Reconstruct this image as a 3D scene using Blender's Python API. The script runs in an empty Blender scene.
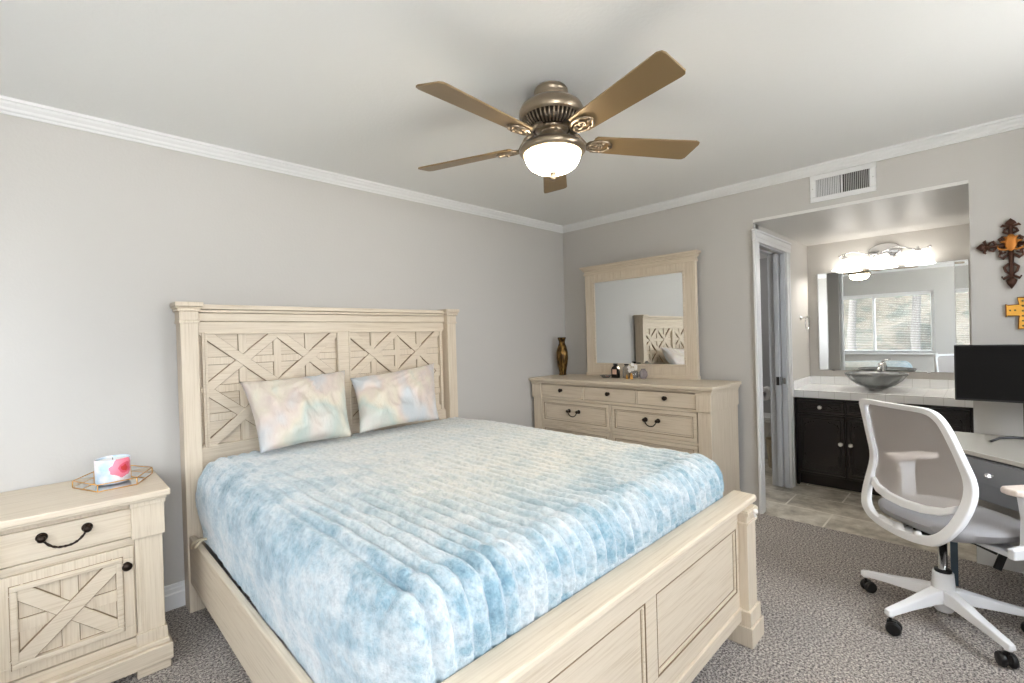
import bpy, bmesh, math, random
from mathutils import Vector, Matrix, noise
random.seed(7)
PI = math.pi
SC = bpy.context.scene
COL = SC.collection

# ---------------------------------------------------------------- camera, world, exposure
def setup_camera():
    yaw, pit, rol, f = 0.7906049993, -0.00757017581, -0.02920467, 469.37
    F = Vector((math.cos(yaw)*math.cos(pit), math.sin(yaw)*math.cos(pit), math.sin(pit)))
    R = F.cross(Vector((0, 0, 1))).normalized(); U = R.cross(F)
    R2 = R*math.cos(rol)+U*math.sin(rol); U2 = -R*math.sin(rol)+U*math.cos(rol)
    cd = bpy.data.cameras.new('camera'); co = bpy.data.objects.new('camera', cd); COL.objects.link(co)
    cd.sensor_fit = 'HORIZONTAL'; cd.sensor_width = 36; cd.lens = 36*f/1024
    cd.clip_start = .05; cd.clip_end = 200
    m = Matrix((R2, U2, -F)).transposed().to_4x4(); m.translation = Vector((-3.6356, -2.9212, 1.3198))
    co.matrix_world = m
    SC.camera = co
setup_camera()
w = bpy.data.worlds.new('sky'); SC.world = w; w.use_nodes = True
bg = w.node_tree.nodes['Background']; bg.inputs[0].default_value = (.88, .94, 1.0, 1); bg.inputs[1].default_value = 14.0
vs = SC.view_settings; vs.view_transform = 'Standard'; vs.look = 'None'; vs.gamma = 1; vs.use_curve_mapping = False
vs.exposure = 0.42
SC.cycles.use_denoising = True
SC.cycles.max_bounces = 10; SC.cycles.diffuse_bounces = 6; SC.cycles.glossy_bounces = 5
SC.cycles.transmission_bounces = 8; SC.cycles.transparent_max_bounces = 16
SC.cycles.caustics_reflective = False; SC.cycles.caustics_refractive = False
SC.cycles.sample_clamp_indirect = 6

def portal(name, loc, rot, sx, sy):
    l = bpy.data.lights.new(name, 'AREA'); l.shape = 'RECTANGLE'; l.size = sx; l.size_y = sy; l.energy = 1
    l.cycles.is_portal = True
    o = bpy.data.objects.new(name, l); COL.objects.link(o); o.location = loc; o.rotation_euler = rot
WX, SY = -4.6, -3.9          # west wall plane, south wall plane
HC = 2.392                   # ceiling height
portal('west_window_daylight', (WX-.16, -1.365, 1.39), (0, -PI/2, 0), 1.12, 1.84)
portal('added_south_window_daylight', (-3.85, SY-.16, 1.5), (PI/2, 0, 0), 1.3, 1.2)  # sky portal of the added window behind the camera
portal('added_desk_window_daylight', (-1.35, SY-.16, 1.55), (PI/2, 0, 0), .9, 1.1)  # sky portal of the added window over the desk
sl = bpy.data.lights.new('sun', 'SUN'); sl.energy = 30; sl.angle = .05; sl.color = (1, .96, .9)
so_ = bpy.data.objects.new('sun', sl); COL.objects.link(so_); so_.rotation_euler = Vector((.45, .55, 1.0)).to_track_quat('Z', 'Y').to_euler()

# ---------------------------------------------------------------- materials
def lin(c):
    return tuple(((v/255)/12.92 if v/255 <= .04045 else ((v/255+.055)/1.055)**2.4) for v in c)
def mat(name, rgb=(200, 200, 200), rough=.5, metal=0, **k):
    m = bpy.data.materials.new(name); m.use_nodes = True
    b = m.node_tree.nodes['Principled BSDF']
    b.inputs['Base Color'].default_value = (*lin(rgb), 1)
    b.inputs['Roughness'].default_value = rough; b.inputs['Metallic'].default_value = metal
    for kk, v in k.items():
        b.inputs[kk.replace('_', ' ')].default_value = v
    return m
def nd(m, t, **k):
    n = m.node_tree.nodes.new(t)
    for a, v in k.items():
        if a.startswith('i_'): n.inputs[int(a[2:])].default_value = v
        elif a.startswith('s_'): n.inputs[a[2:].replace('_', ' ')].default_value = v
        else: setattr(n, a, v)
    return n
def lk(m, a, b): m.node_tree.links.new(a, b)
def ramp(m, fac, stops):
    r = nd(m, 'ShaderNodeValToRGB'); e = r.color_ramp.elements
    while len(e) < len(stops): e.new(.5)
    for el, (p, c) in zip(e, stops): el.position = p; el.color = (*lin(c), 1)
    lk(m, fac, r.inputs[0]); return r.outputs[0]
def coords(m, scale=(1, 1, 1), rot=(0, 0, 0)):
    tc = nd(m, 'ShaderNodeTexCoord'); mp = nd(m, 'ShaderNodeMapping')
    mp.inputs['Scale'].default_value = scale; mp.inputs['Rotation'].default_value = rot
    lk(m, tc.outputs['Object'], mp.inputs[0]); return mp.outputs[0]
def bsdf(m): return m.node_tree.nodes['Principled BSDF']
def noise_n(m, vec, scale, detail=3, rough=.5):
    n = nd(m, 'ShaderNodeTexNoise'); n.inputs['Scale'].default_value = scale
    n.inputs['Detail'].default_value = detail; n.inputs['Roughness'].default_value = rough
    lk(m, vec, n.inputs['Vector']); return n.outputs[0]
def bump(m, h, strength=.3, dist=.01):
    b = nd(m, 'ShaderNodeBump'); b.inputs['Strength'].default_value = strength; b.inputs['Distance'].default_value = dist
    lk(m, h, b.inputs['Height']); lk(m, b.outputs[0], bsdf(m).inputs['Normal'])

def wood(name, scale):
    m = mat(name, rough=.42)
    v = coords(m, scale)
    n = noise_n(m, v, 1.0, 6, .62)
    c = ramp(m, n, [(.3, (189, 172, 149)), (.45, (205, 191, 171)), (.6, (212, 199, 180)), (.75, (200, 185, 163))])
    lk(m, c, bsdf(m).inputs['Base Color']); bump(m, n, .05, .001); return m
WOODX = wood('cream_wood_grain_x', (4, 150, 150))
WOODY = wood('cream_wood_grain_y', (150, 4, 150))
WOODZ = wood('cream_wood_grain_z', (150, 150, 4))
GLAZE = mat('brown_glaze_in_grooves', (128, 108, 82), .6)

def paint(name, rgb, rough=.75, b=.12, scale=90):
    m = mat(name, rgb, rough); bump(m, noise_n(m, coords(m), scale, 3), b, .004); return m
WALL = paint('grey_wall_paint', (186, 183, 179))
CEIL = paint('white_ceiling_paint', (232, 232, 231), .8, .25, 60)
NICHE = paint('alcove_paint', (208, 205, 200), .7)
SOFFIT = paint('alcove_ceiling_gloss_paint', (214, 212, 209), .38, .35, 18)
TRIM = mat('white_trim_paint', (226, 226, 226), .4)
DOORP = mat('door_paint', (206, 208, 212), .4)
MIRROR = mat('mirror_glass', (235, 238, 238), .01, 1)
BRONZE = mat('dark_bronze', (46, 36, 30), .35, .8)
CHROME = mat('chrome', (215, 215, 215), .12, 1)
BLACKP = mat('black_plastic', (12, 11, 11), .4)
WHITEP = mat('white_plastic', (238, 238, 240), .32)
PORCELAIN = mat('white_porcelain', (238, 238, 236), .15)

def mk_carpet():
    m = mat('speckled_carpet', rough=1, Sheen_Weight=.3)
    v = coords(m)
    n = noise_n(m, v, 105, 4, .85)
    c = ramp(m, n, [(.40, (46, 36, 36)), (.455, (126, 112, 107)), (.51, (194, 182, 173)), (.57, (250, 243, 234))])
    n3 = noise_n(m, v, 2.2, 3)
    mx = nd(m, 'ShaderNodeMix', data_type='RGBA', blend_type='MULTIPLY'); mx.inputs[0].default_value = .35
    lk(m, c, mx.inputs[6]); lk(m, ramp(m, n3, [(.35, (205, 200, 198)), (.65, (255, 255, 255))]), mx.inputs[7])
    lk(m, mx.outputs[2], bsdf(m).inputs['Base Color'])
    bump(m, noise_n(m, v, 130, 4, .7), 1, .02); return m
CARPET = mk_carpet()
def mk_tile():
    m = mat('stone_look_floor_tile', rough=.35)
    v = coords(m, (1, 1, 1), (0, 0, PI/2))
    b = nd(m, 'ShaderNodeTexBrick', offset=.5); lk(m, v, b.inputs[0])
    b.inputs['Scale'].default_value = 1; b.inputs['Brick Width'].default_value = .61; b.inputs['Row Height'].default_value = .305
    b.inputs['Mortar Size'].default_value = .006
    n = noise_n(m, v, 6, 6, .65)
    c = ramp(m, n, [(.35, (152, 144, 130)), (.5, (198, 190, 176)), (.65, (228, 223, 212))])
    lk(m, c, b.inputs[1]); lk(m, c, b.inputs[2]); b.inputs[3].default_value = (*lin((236, 231, 220)), 1)
    lk(m, b.outputs[0], bsdf(m).inputs['Base Color']); return m
TILE = mk_tile()
def mk_white_tile():
    m = mat('white_square_tile', rough=.15)
    v = coords(m)
    # grout where any of the three coordinates is close to a tile edge
    sp = nd(m, 'ShaderNodeSeparateXYZ'); lk(m, v, sp.inputs[0])
    outs = []
    for i, off in ((0, .043), (1, .05)):
        a = nd(m, 'ShaderNodeMath', operation='ADD'); lk(m, sp.outputs[i], a.inputs[0]); a.inputs[1].default_value = 20+off
        f = nd(m, 'ShaderNodeMath', operation='MODULO'); lk(m, a.outputs[0], f.inputs[0]); f.inputs[1].default_value = .108
        l = nd(m, 'ShaderNodeMath', operation='LESS_THAN'); lk(m, f.outputs[0], l.inputs[0]); l.inputs[1].default_value = .003
        outs.append(l.outputs[0])
    mx = nd(m, 'ShaderNodeMath', operation='MAXIMUM'); lk(m, outs[0], mx.inputs[0]); lk(m, outs[1], mx.inputs[1])
    c = ramp(m, mx.outputs[0], [(0, (246, 247, 248)), (1, (218, 218, 218))])
    lk(m, c, bsdf(m).inputs['Base Color']); return m
WTILE = mk_white_tile()
def mk_plush():
    m = mat('blue_tie_dye_plush', rough=.95, Sheen_Weight=.9, Sheen_Roughness=.35)
    bsdf(m).inputs['Sheen Tint'].default_value = (.95, .97, 1, 1)
    v = coords(m)
    n = noise_n(m, v, 5.0, 10, .72); n2 = noise_n(m, coords(m, (1, .25, 1)), 26, 4, .6)
    a = nd(m, 'ShaderNodeMath', operation='MULTIPLY_ADD'); lk(m, n2, a.inputs[0]); a.inputs[1].default_value = .28; lk(m, n, a.inputs[2])
    c = ramp(m, a.outputs[0], [(.48, (114, 152, 172)), (.58, (154, 184, 199)), (.66, (192, 208, 216)), (.76, (217, 223, 227))])
    c2 = ramp(m, a.outputs[0], [(.46, (188, 200, 200)), (.6, (212, 214, 208)), (.78, (228, 225, 216))])
    # the colour runs from pale cream at the head of the cover to blue at its foot and side
    sp = nd(m, 'ShaderNodeSeparateXYZ'); lk(m, v, sp.inputs[0])
    g = nd(m, 'ShaderNodeMapRange'); lk(m, sp.outputs[1], g.inputs[0])
    g.inputs[1].default_value = -.95; g.inputs[2].default_value = -.5
    g2 = nd(m, 'ShaderNodeMapRange'); lk(m, sp.outputs[0], g2.inputs[0]); g2.inputs[1].default_value = -.8; g2.inputs[2].default_value = -.3
    mm = nd(m, 'ShaderNodeMath', operation='MULTIPLY'); lk(m, g.outputs[0], mm.inputs[0]); lk(m, g2.outputs[0], mm.inputs[1])
    mx = nd(m, 'ShaderNodeMix', data_type='RGBA'); lk(m, mm.outputs[0], mx.inputs[0]); lk(m, c, mx.inputs[6]); lk(m, c2, mx.inputs[7])
    hf = noise_n(m, coords(m, (1, .45, .6)), 95, 5, .8)
    mf = nd(m, 'ShaderNodeMix', data_type='RGBA', blend_type='MULTIPLY'); mf.inputs[0].default_value = 1
    lk(m, mx.outputs[2], mf.inputs[6]); lk(m, ramp(m, hf, [(.36, (206, 212, 216)), (.52, (246, 247, 248)), (.6, (255, 255, 255))]), mf.inputs[7])
    lk(m, mf.outputs[2], bsdf(m).inputs['Base Color'])
    f = noise_n(m, coords(m, (1, .6, 1)), 240, 4, .75); bump(m, f, .6, .008); return m
PLUSH = mk_plush()
def mk_satin(name, off):
    m = mat(name, rough=.34, Sheen_Weight=.3)
    v = coords(m, (1, 1, .45), (0, .5, off))
    n = noise_n(m, v, 2.8, 3, .5)
    c = ramp(m, n, [(.3, (170, 184, 192)), (.4, (190, 194, 198)), (.46, (206, 192, 184)), (.51, (210, 202, 186)), (.57, (184, 194, 188)), (.63, (198, 196, 190)), (.72, (208, 190, 182))])
    lk(m, c, bsdf(m).inputs['Base Color']); bump(m, noise_n(m, coords(m, (2, 1, .8), (0, .6, 0)), 13, 3), .6, .02); return m

# ---------------------------------------------------------------- mesh helpers
class B:
    """collects shapes into one mesh"""
    def __init__(s): s.v = []; s.f = []
    def add(s, vs, fs):
        o = len(s.v); s.v += [Vector(p) for p in vs]; s.f += [tuple(i+o for i in f) for f in fs]; return s
    def box(s, x0, x1, y0, y1, z0, z1, M=None):
        vs = [Vector((x, y, z)) for z in (z0, z1) for y in (y0, y1) for x in (x0, x1)]
        if M is not None: vs = [M @ p for p in vs]
        return s.add(vs, [(0, 2, 3, 1), (4, 5, 7, 6), (0, 1, 5, 4), (2, 6, 7, 3), (0, 4, 6, 2), (1, 3, 7, 5)])
    def lathe(s, prof, c=(0, 0, 0), n=32, axis='z', M=None):
        vs = []; fs = []
        for r, h in prof:
            for i in range(n):
                a = 2*PI*i/n
                p = {'z': (r*math.cos(a), r*math.sin(a), h), 'x': (h, r*math.cos(a), r*math.sin(a)), 'y': (r*math.cos(a), h, r*math.sin(a))}[axis]
                vs.append(Vector(p)+Vector(c))
        for j in range(len(prof)-1):
            for i in range(n):
                fs.append((j*n+i, j*n+(i+1) % n, (j+1)*n+(i+1) % n, (j+1)*n+i))
        if prof[0][0] > 1e-6: fs.append(tuple(range(n))[::-1])
        if prof[-1][0] > 1e-6: fs.append(tuple((len(prof)-1)*n+i for i in range(n)))
        if M is not None: vs = [M @ p for p in vs]
        return s.add(vs, fs)
    def tube(s, pts, r, n=10, closed=False):
        pts = [Vector(p) for p in pts]; L = len(pts); vs = []; fs = []
        rr = r if isinstance(r, (list, tuple)) else [r]*L
        up = Vector((0, 0, 1)); prev = None
        for i, p in enumerate(pts):
            if closed: t = pts[(i+1) % L]-pts[i-1]
            else: t = pts[min(i+1, L-1)]-pts[max(i-1, 0)]
            t.normalize()
            if prev is None:
                a = t.cross(up)
                if a.length < .1: a = t.cross(Vector((1, 0, 0)))
            else: a = prev-t*prev.dot(t)
            a.normalize(); prev = a; b = t.cross(a)
            for k in range(n):
                an = 2*PI*k/n; vs.append(p+(a*math.cos(an)+b*math.sin(an))*rr[i])
        for i in range(L if closed else L-1):
            for k in range(n):
                j = (i+1) % L
                fs.append((i*n+k, i*n+(k+1) % n, j*n+(k+1) % n, j*n+k))
        if not closed: fs += [tuple(range(n))[::-1], tuple((L-1)*n+k for k in range(n))]
        return s.add(vs, fs)
    def prism(s, poly, fn, t0, t1):
        """2D polygon through fn(a,b,t) between t0 and t1"""
        n = len(poly); vs = [fn(a, b, t0) for a, b in poly]+[fn(a, b, t1) for a, b in poly]
        fs = [tuple(range(n))[::-1], tuple(range(n, 2*n))]+[(i, (i+1) % n, n+(i+1) % n, n+i) for i in range(n)]
        return s.add(vs, fs)
    def ball(s, c, r, n=12, sq=(1, 1, 1)):
        m = n//2; prof = [(math.sin(PI*i/m)*r, -math.cos(PI*i/m)*r) for i in range(m+1)]
        prof[0] = (1e-7, -r); prof[-1] = (1e-7, r)
        b = B().lathe(prof, (0, 0, 0), n)
        return s.add([Vector((p.x*sq[0], p.y*sq[1], p.z*sq[2]))+Vector(c) for p in b.v], b.f)
    def bar(s, p0, p1, wd, y0, y1):
        """flat board in the XZ plane between two points"""
        a = Vector((p0[0], 0, p0[1])); b = Vector((p1[0], 0, p1[1])); d = (b-a).normalized(); n = Vector((-d.z, 0, d.x))*wd/2
        q = [a-n, b-n, b+n, a+n]
        return s.add([(p.x, y0, p.z) for p in q]+[(p.x, y1, p.z) for p in q], [(0, 1, 2, 3), (7, 6, 5, 4), (0, 4, 5, 1), (1, 5, 6, 2), (2, 6, 7, 3), (3, 7, 4, 0)])
    def frame(s, x0, x1, z0, z1, wd, y0, y1, plane='xz'):
        """rectangular border; plane 'xz' uses y0,y1 as depth; plane 'yz' treats x0,x1 as y"""
        for (a, b, c, d) in ((x0, x1, z0, z0+wd), (x0, x1, z1-wd, z1), (x0, x0+wd, z0+wd, z1-wd), (x1-wd, x1, z0+wd, z1-wd)):
            if plane == 'xz': s.box(a, b, y0, y1, c, d)
            else: s.box(y0, y1, a, b, c, d)
        return s

WM = {}
def finish(o, bev=0, smooth=False, seg=2):
    if smooth:
        for p in o.data.polygons: p.use_smooth = True
    if bev:
        md = o.modifiers.new('edge', 'BEVEL'); md.width = bev; md.segments = seg; md.limit_method = 'ANGLE'; md.angle_limit = math.radians(40)
def obj(name, b, m, parent=None, bev=0, smooth=False, local=False, seg=2, base=None):
    me = bpy.data.meshes.new(name); vs = b.v
    o = bpy.data.objects.new(name, me); COL.objects.link(o)
    if parent is not None:
        o.parent = parent; W = WM[parent.name]
        if not local:
            inv = W.inverted(); vs = [inv @ p for p in vs]
        WM[o.name] = W
    else:
        if base is None:
            xs = [p.x for p in vs]; ys = [p.y for p in vs]; zs = [p.z for p in vs]
            base = ((min(xs)+max(xs))/2, (min(ys)+max(ys))/2, min(zs))
        base = Vector(base)
        vs = [p-base for p in vs]; o.location = base; WM[o.name] = Matrix.Translation(base)
    me.from_pydata([tuple(p) for p in vs], [], b.f)
    bm = bmesh.new(); bm.from_mesh(me); bmesh.ops.recalc_face_normals(bm, faces=bm.faces); bm.to_mesh(me); bm.free()
    me.materials.append(m); me.update()
    finish(o, bev, smooth, seg); return o
def thing(name, label, cat, loc=(0, 0, 0), rz=0, group=None):
    o = bpy.data.objects.new(name, None); COL.objects.link(o); o.location = loc; o.rotation_euler = (0, 0, rz)
    o.empty_display_size = .05
    WM[o.name] = Matrix.Translation(loc) @ Matrix.Rotation(rz, 4, 'Z')
    o['label'] = label; o['category'] = cat
    if group: o['group'] = group
    return o
def tag(o, label, cat, group=None, kind=None):
    o['label'] = label; o['category'] = cat
    if group: o['group'] = group
    if kind: o['kind'] = kind
    return o
def struct(name, b, m, bev=0, label=None, cat=None, base=None, parent=None):
    o = obj(name, b, m, parent=parent, bev=bev, base=base)
    if parent is None:
        o['kind'] = 'structure'; o['label'] = label or name.replace('_', ' '); o['category'] = cat or name.split('_')[0]
    return o

# ---------------------------------------------------------------- room shell
AY0, AY1 = -2.865, -1.75     # alcove opening between these y
AX = 1.45                    # alcove back wall
SOF = 2.10
T = .12
struct('floor', B().box(WX, 0.0, SY, 0, -.05, 0), CARPET, label='speckled grey brown bedroom carpet', cat='carpet floor', base=(0, 0, 0))
struct('floor_tiles', B().box(0.0, 2.7, AY0, T+.05, -.05, -.002), TILE, label='taupe stone look tile floor of the vanity alcove and bathroom', cat='tile floor', base=(0, 0, 0))
struct('ceiling', B().box(WX, 0, SY, 0, HC, HC+.08), CEIL, label='flat white bedroom ceiling')
struct('wall_left', B().box(WX-T, T, 0, T, -.05, HC+.08), WALL, label='grey wall behind the bed headboard', cat='wall')
struct('wall_right', B().box(0, T, AY1, 0, -.05, HC+.08).box(0, T, AY0, AY1, SOF+.02, HC+.08).box(0, T, SY-T, AY0, -.05, HC+.08), WALL,
       label='grey wall behind the dresser with the alcove opening', cat='wall')
# south wall with two added window openings that let in extra daylight, west wall with the window
struct('wall_south', B().box(WX-T, -4.5, SY-T, SY, -.05, HC+.08).box(-3.2, -1.8, SY-T, SY, -.05, HC+.08).box(-.9, 0, SY-T, SY, -.05, HC+.08).box(-1.8, -.9, SY-T, SY, 2.1, HC+.08).box(-1.8, -.9, SY-T, SY, -.05, 1.0).box(-4.5, -3.2, SY-T, SY, 2.1, HC+.08).box(-4.5, -3.2, SY-T, SY, -.05, .9), WALL,
       label='grey wall opposite the headboard wall', cat='wall')
WY0, WY1, WZ0, WZ1 = -2.28, -.45, .84, 1.95
struct('wall_west', B().box(WX-T, WX, SY, WY0, -.05, HC+.08).box(WX-T, WX, WY1, 0, -.05, HC+.08).box(WX-T, WX, WY0, WY1, -.05, WZ0).box(WX-T, WX, WY0, WY1, WZ1, HC+.08), WALL,
       label='grey wall with the window, opposite the dresser', cat='wall')
# alcove
struct('wall_alcove_back', B().box(AX, AX+.1, AY0-.1, AY1+T, -.05, SOF+.1), NICHE, label='back wall of the vanity alcove', cat='wall')
struct('wall_alcove_right', B().box(T, AX, AY0-.1, AY0, -.05, SOF+.1), NICHE, label='right side wall of the vanity alcove', cat='wall')
DX0, DX1, DZ = .06, .745, 1.972
struct('wall_alcove_left', B().box(DX1, AX, AY1, AY1+T, -.05, SOF+.1).box(0.001, DX0, AY1+.001, AY1+T, -.05, SOF+.1).box(DX0, DX1, AY1, AY1+T, DZ, SOF+.1), NICHE,
       label='left side wall of the vanity alcove with the bathroom doorway', cat='wall')
struct('ceiling_alcove', B().box(0.002, AX, AY0, AY1, SOF, SOF+.02), SOFFIT, label='glossy dropped ceiling of the vanity alcove', cat='ceiling')
# bathroom behind the doorway
BATH = paint('bathroom_paint', (176, 176, 178))
struct('wall_bathroom_back', B().box(2.6, 2.7, AY1, T+.1, -.05, 2.2), BATH, label='far bathroom wall', cat='wall')
struct('wall_bathroom_side', B().box(AX+.1, 2.6, AY1, AY1+T, -.05, 2.2), BATH, label='bathroom wall behind the toilet tank', cat='wall')
struct('wall_bathroom_left', B().box(.0, 2.7, T, T+.1, -.05, 2.2), BATH, label='left bathroom wall', cat='wall')
struct('ceiling_bathroom', B().box(T, 2.7, AY1, T+.1, 2.2, 2.28), CEIL, label='bathroom ceiling', cat='ceiling')

# crown moulding (profile: d = distance from wall, z)
CP = [(0, 2.335), (.008, 2.335), (.012, 2.343), (.02, 2.348), (.024, 2.358), (.036, 2.368), (.042, 2.378), (.05, 2.38), (.052, HC), (0, HC)]
struct('trim_1', B().prism(CP, lambda d, z, t: Vector((t if t < -1 else -d, -d, z)), WX, 0), TRIM, label='white crown moulding above the headboard wall', cat='crown moulding')
struct('trim_2', B().prism(CP, lambda d, z, t: Vector((-d, t if t < -1 else -d, z)), SY, 0), TRIM, label='white crown moulding above the dresser and alcove wall', cat='crown moulding')
struct('trim_3', B().prism(CP, lambda d, z, t: Vector((WX+d, t, z)), SY, 0), TRIM, label='white crown moulding above the window wall', cat='crown moulding')
BP = [(0, 0), (.014, 0), (.014, .075), (.01, .082), (.01, .1), (.006, .106), (.006, .12), (0, .124)]
struct('baseboard_left', B().prism(BP, lambda d, z, t: Vector((t, -d, z)), WX, 0), TRIM, label='white baseboard behind bed and nightstand', cat='baseboard')
struct('baseboard_right', B().prism(BP, lambda d, z, t: Vector((-d, t, z)), AY1+.05, -.015), TRIM, label='white baseboard behind the dresser', cat='baseboard')
struct('baseboard_desk', B().prism(BP, lambda d, z, t: Vector((-d, t, z*1.1)), SY, AY0-.002), TRIM, label='white baseboard under the desk', cat='baseboard')

# ---------------------------------------------------------------- west window with blinds, seen in the vanity mirror
wf = struct('window_1', B().frame(WY0, WY1, WZ0, WZ1, .045, WX-.10, WX-.05, 'yz').box(WX-.1, WX-.06, -1.445, -1.405, WZ0, WZ1), TRIM, bev=.003, label='white framed sliding window above the bench', cat='window')
struct('window_sill', B().box(WX-.04, WX+.05, WY0-.04, WY1+.04, WZ0-.03, WZ0), TRIM, bev=.004, parent=wf)
GLASS = mat('window_glass', (255, 255, 255), 0, 0, Transmission_Weight=1, IOR=1.01)
bl = thing('window_blind', 'white horizontal slat blind hanging in the window', 'blind', (WX-.03, -1.6, WZ1-.03))
b = B()
for i in range(34):
    z = WZ0+.03+i*.031
    b.box(-.012, .012, WY0+.05, WY1-.05, -.0008, .0008, Matrix.Translation((WX-.03, 0, z)) @ Matrix.Rotation(.06, 4, 'Y'))
obj('slats', b, mat('blind_white', (150, 150, 148), .5), bl)
obj('headrail', B().box(WX-.045, WX-.012, WY0+.046, WY1-.046, WZ1-.045-.03, WZ1-.045), TRIM, bl)
# two unseen windows added on the south side to brighten the room
struct('added_window_2', B().frame(-4.5, -3.2, .9, 2.1, .05, SY-.1, SY-.04).box(-3.87, -3.83, SY-.1, SY-.04, .95, 2.05), TRIM, bev=.003, label='unseen white framed window added opposite the bed wall for daylight', cat='window')
struct('added_window_3', B().frame(-1.8, -.9, 1.0, 2.1, .05, SY-.1, SY-.04).box(-1.37, -1.33, SY-.1, SY-.04, 1.05, 2.05), TRIM, bev=.003, label='unseen white framed window added above the corner desk for daylight', cat='window')
# hillside and trees outside
def mk_hill():
    m = mat('dry_hillside', rough=1)
    v = coords(m)
    n = noise_n(m, v, 2.4, 9, .78)
    c = ramp(m, n, [(.34, (3, 5, 2)), (.42, (13, 18, 8)), (.48, (26, 24, 16)), (.54, (46, 40, 32)), (.62, (12, 18, 8)), (.7, (40, 38, 32))])
    lk(m, c, bsdf(m).inputs['Base Color']); return m
b = B(); n = 40; vs = []; fs = []
for i in range(n+1):
    for j in range(n+1):
        x = -7.5-i*.3; y = -12+j*.6
        vs.append((x, y, -1.2+(i*.3)*.75+noise.noise((x*.7, y*.7, 0))*.5))
for i in range(n):
    for j in range(n): fs.append((i*(n+1)+j, i*(n+1)+j+1, (i+1)*(n+1)+j+1, (i+1)*(n+1)+j))
b.add(vs, fs)
struct('hillside', b, mk_hill(), label='dry wooded hillside outside the window', cat='hillside')
struct('ground_outside', B().box(-20, 6, -16, SY-T, -.4, -.3).box(-7.4, WX-T, SY-T, 3, -.4, -.3), mat('pale_bounce_ground', (225, 222, 216), .9), label='unseen ground outside, made pale to bounce daylight indoors', cat='ground')  # unseen ground, kept very pale so it throws daylight up to the ceiling
BARK = mat('pale_bark', (54, 51, 48), .9); LEAF = mat('leaf_green', (22, 30, 14), .8)
for tx, ty, tl in ((-9.0, -.45, 'pale trunked tree on the hillside, left in the mirrored window'), (-9.6, -1.72, 'pale trunked tree on the hillside, right in the mirrored window')):
    t = thing('tree', tl, 'tree', (tx, ty, -.2))
    obj('trunk', B().tube([(tx, ty, -.6), (tx+.05, ty+.1, 1), (tx-.1, ty+.05, 2.4), (tx, ty+.3, 4.4)], [.12, .10, .08, .04]), BARK, t, smooth=True)
    b = B()
    for k in range(900):
        a = Vector((max(-.75, min(.75, random.gauss(0, .5))), max(-.6, min(.6, random.gauss(0, .4))), random.gauss(0, .4)))+Vector((tx, ty+.2, 3.9))
        u = Vector((random.random()-.5, random.random()-.5, random.random()-.5)).normalized()*.09; q = u.orthogonal().normalized()*.04
        b.add([a-u, a+q, a+u, a-q], [(0, 1, 2, 3)])
    obj('foliage', b, LEAF, t)

# ---------------------------------------------------------------- bed
bed = thing('bed', 'large cream wooden bed with a lattice headboard and panelled footboard', 'bed', (-2.31, -1.15, 0))
hb = obj('headboard', B().box(-3.10, -1.52, -.052, -.03, .35, 1.50), WOODX, bed)
for nm, x0, x1 in (('post', -3.168, -3.092), ('post', -1.533, -1.457)):
    b = B().box(x0, x1, -.125, -.018, 0, 1.445)
    b.box(x0-.006, x1+.006, -.131, -.016, 1.44, 1.455)
    b.box(x0-.003, x1+.003, -.128, -.016, 1.455, 1.50)
    b.box(x0-.012, x1+.012, -.138, -.016, 1.50, 1.515)
    b.box(x0-.018, x1+.018, -.144, -.016, 1.515, 1.522)
    b.box(x0-.022, x1+.022, -.148, -.016, 1.524, 1.546)
    obj(nm, b, WOODZ, hb, bev=.003)
b = B().box(-3.085, -1.535, -.088, -.028, 1.452, 1.495).box(-3.085, -1.535, -.098, -.028, 1.497, 1.512).box(-3.085, -1.535, -.11, -.028, 1.514, 1.538)
obj('top_rail', b, WOODX, hb, bev=.003)
PX = [(-3.055, -2.345), (-2.275, -1.567)]
PZ0, PZ1 = .80, 1.392
b = B().box(-3.085, -1.535, -.078, -.05, PZ1, 1.45).box(-3.085, -1.535, -.078, -.05, .36, PZ0)
b.box(-3.070, -3.050, -.078, -.05, PZ0, PZ1).box(-1.572, -1.552, -.078, -.05, PZ0, PZ1).box(-2.345, -2.275, -.078, -.05, PZ0, PZ1)
obj('panel_frame', b, WOODX, hb, bev=.002)
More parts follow.
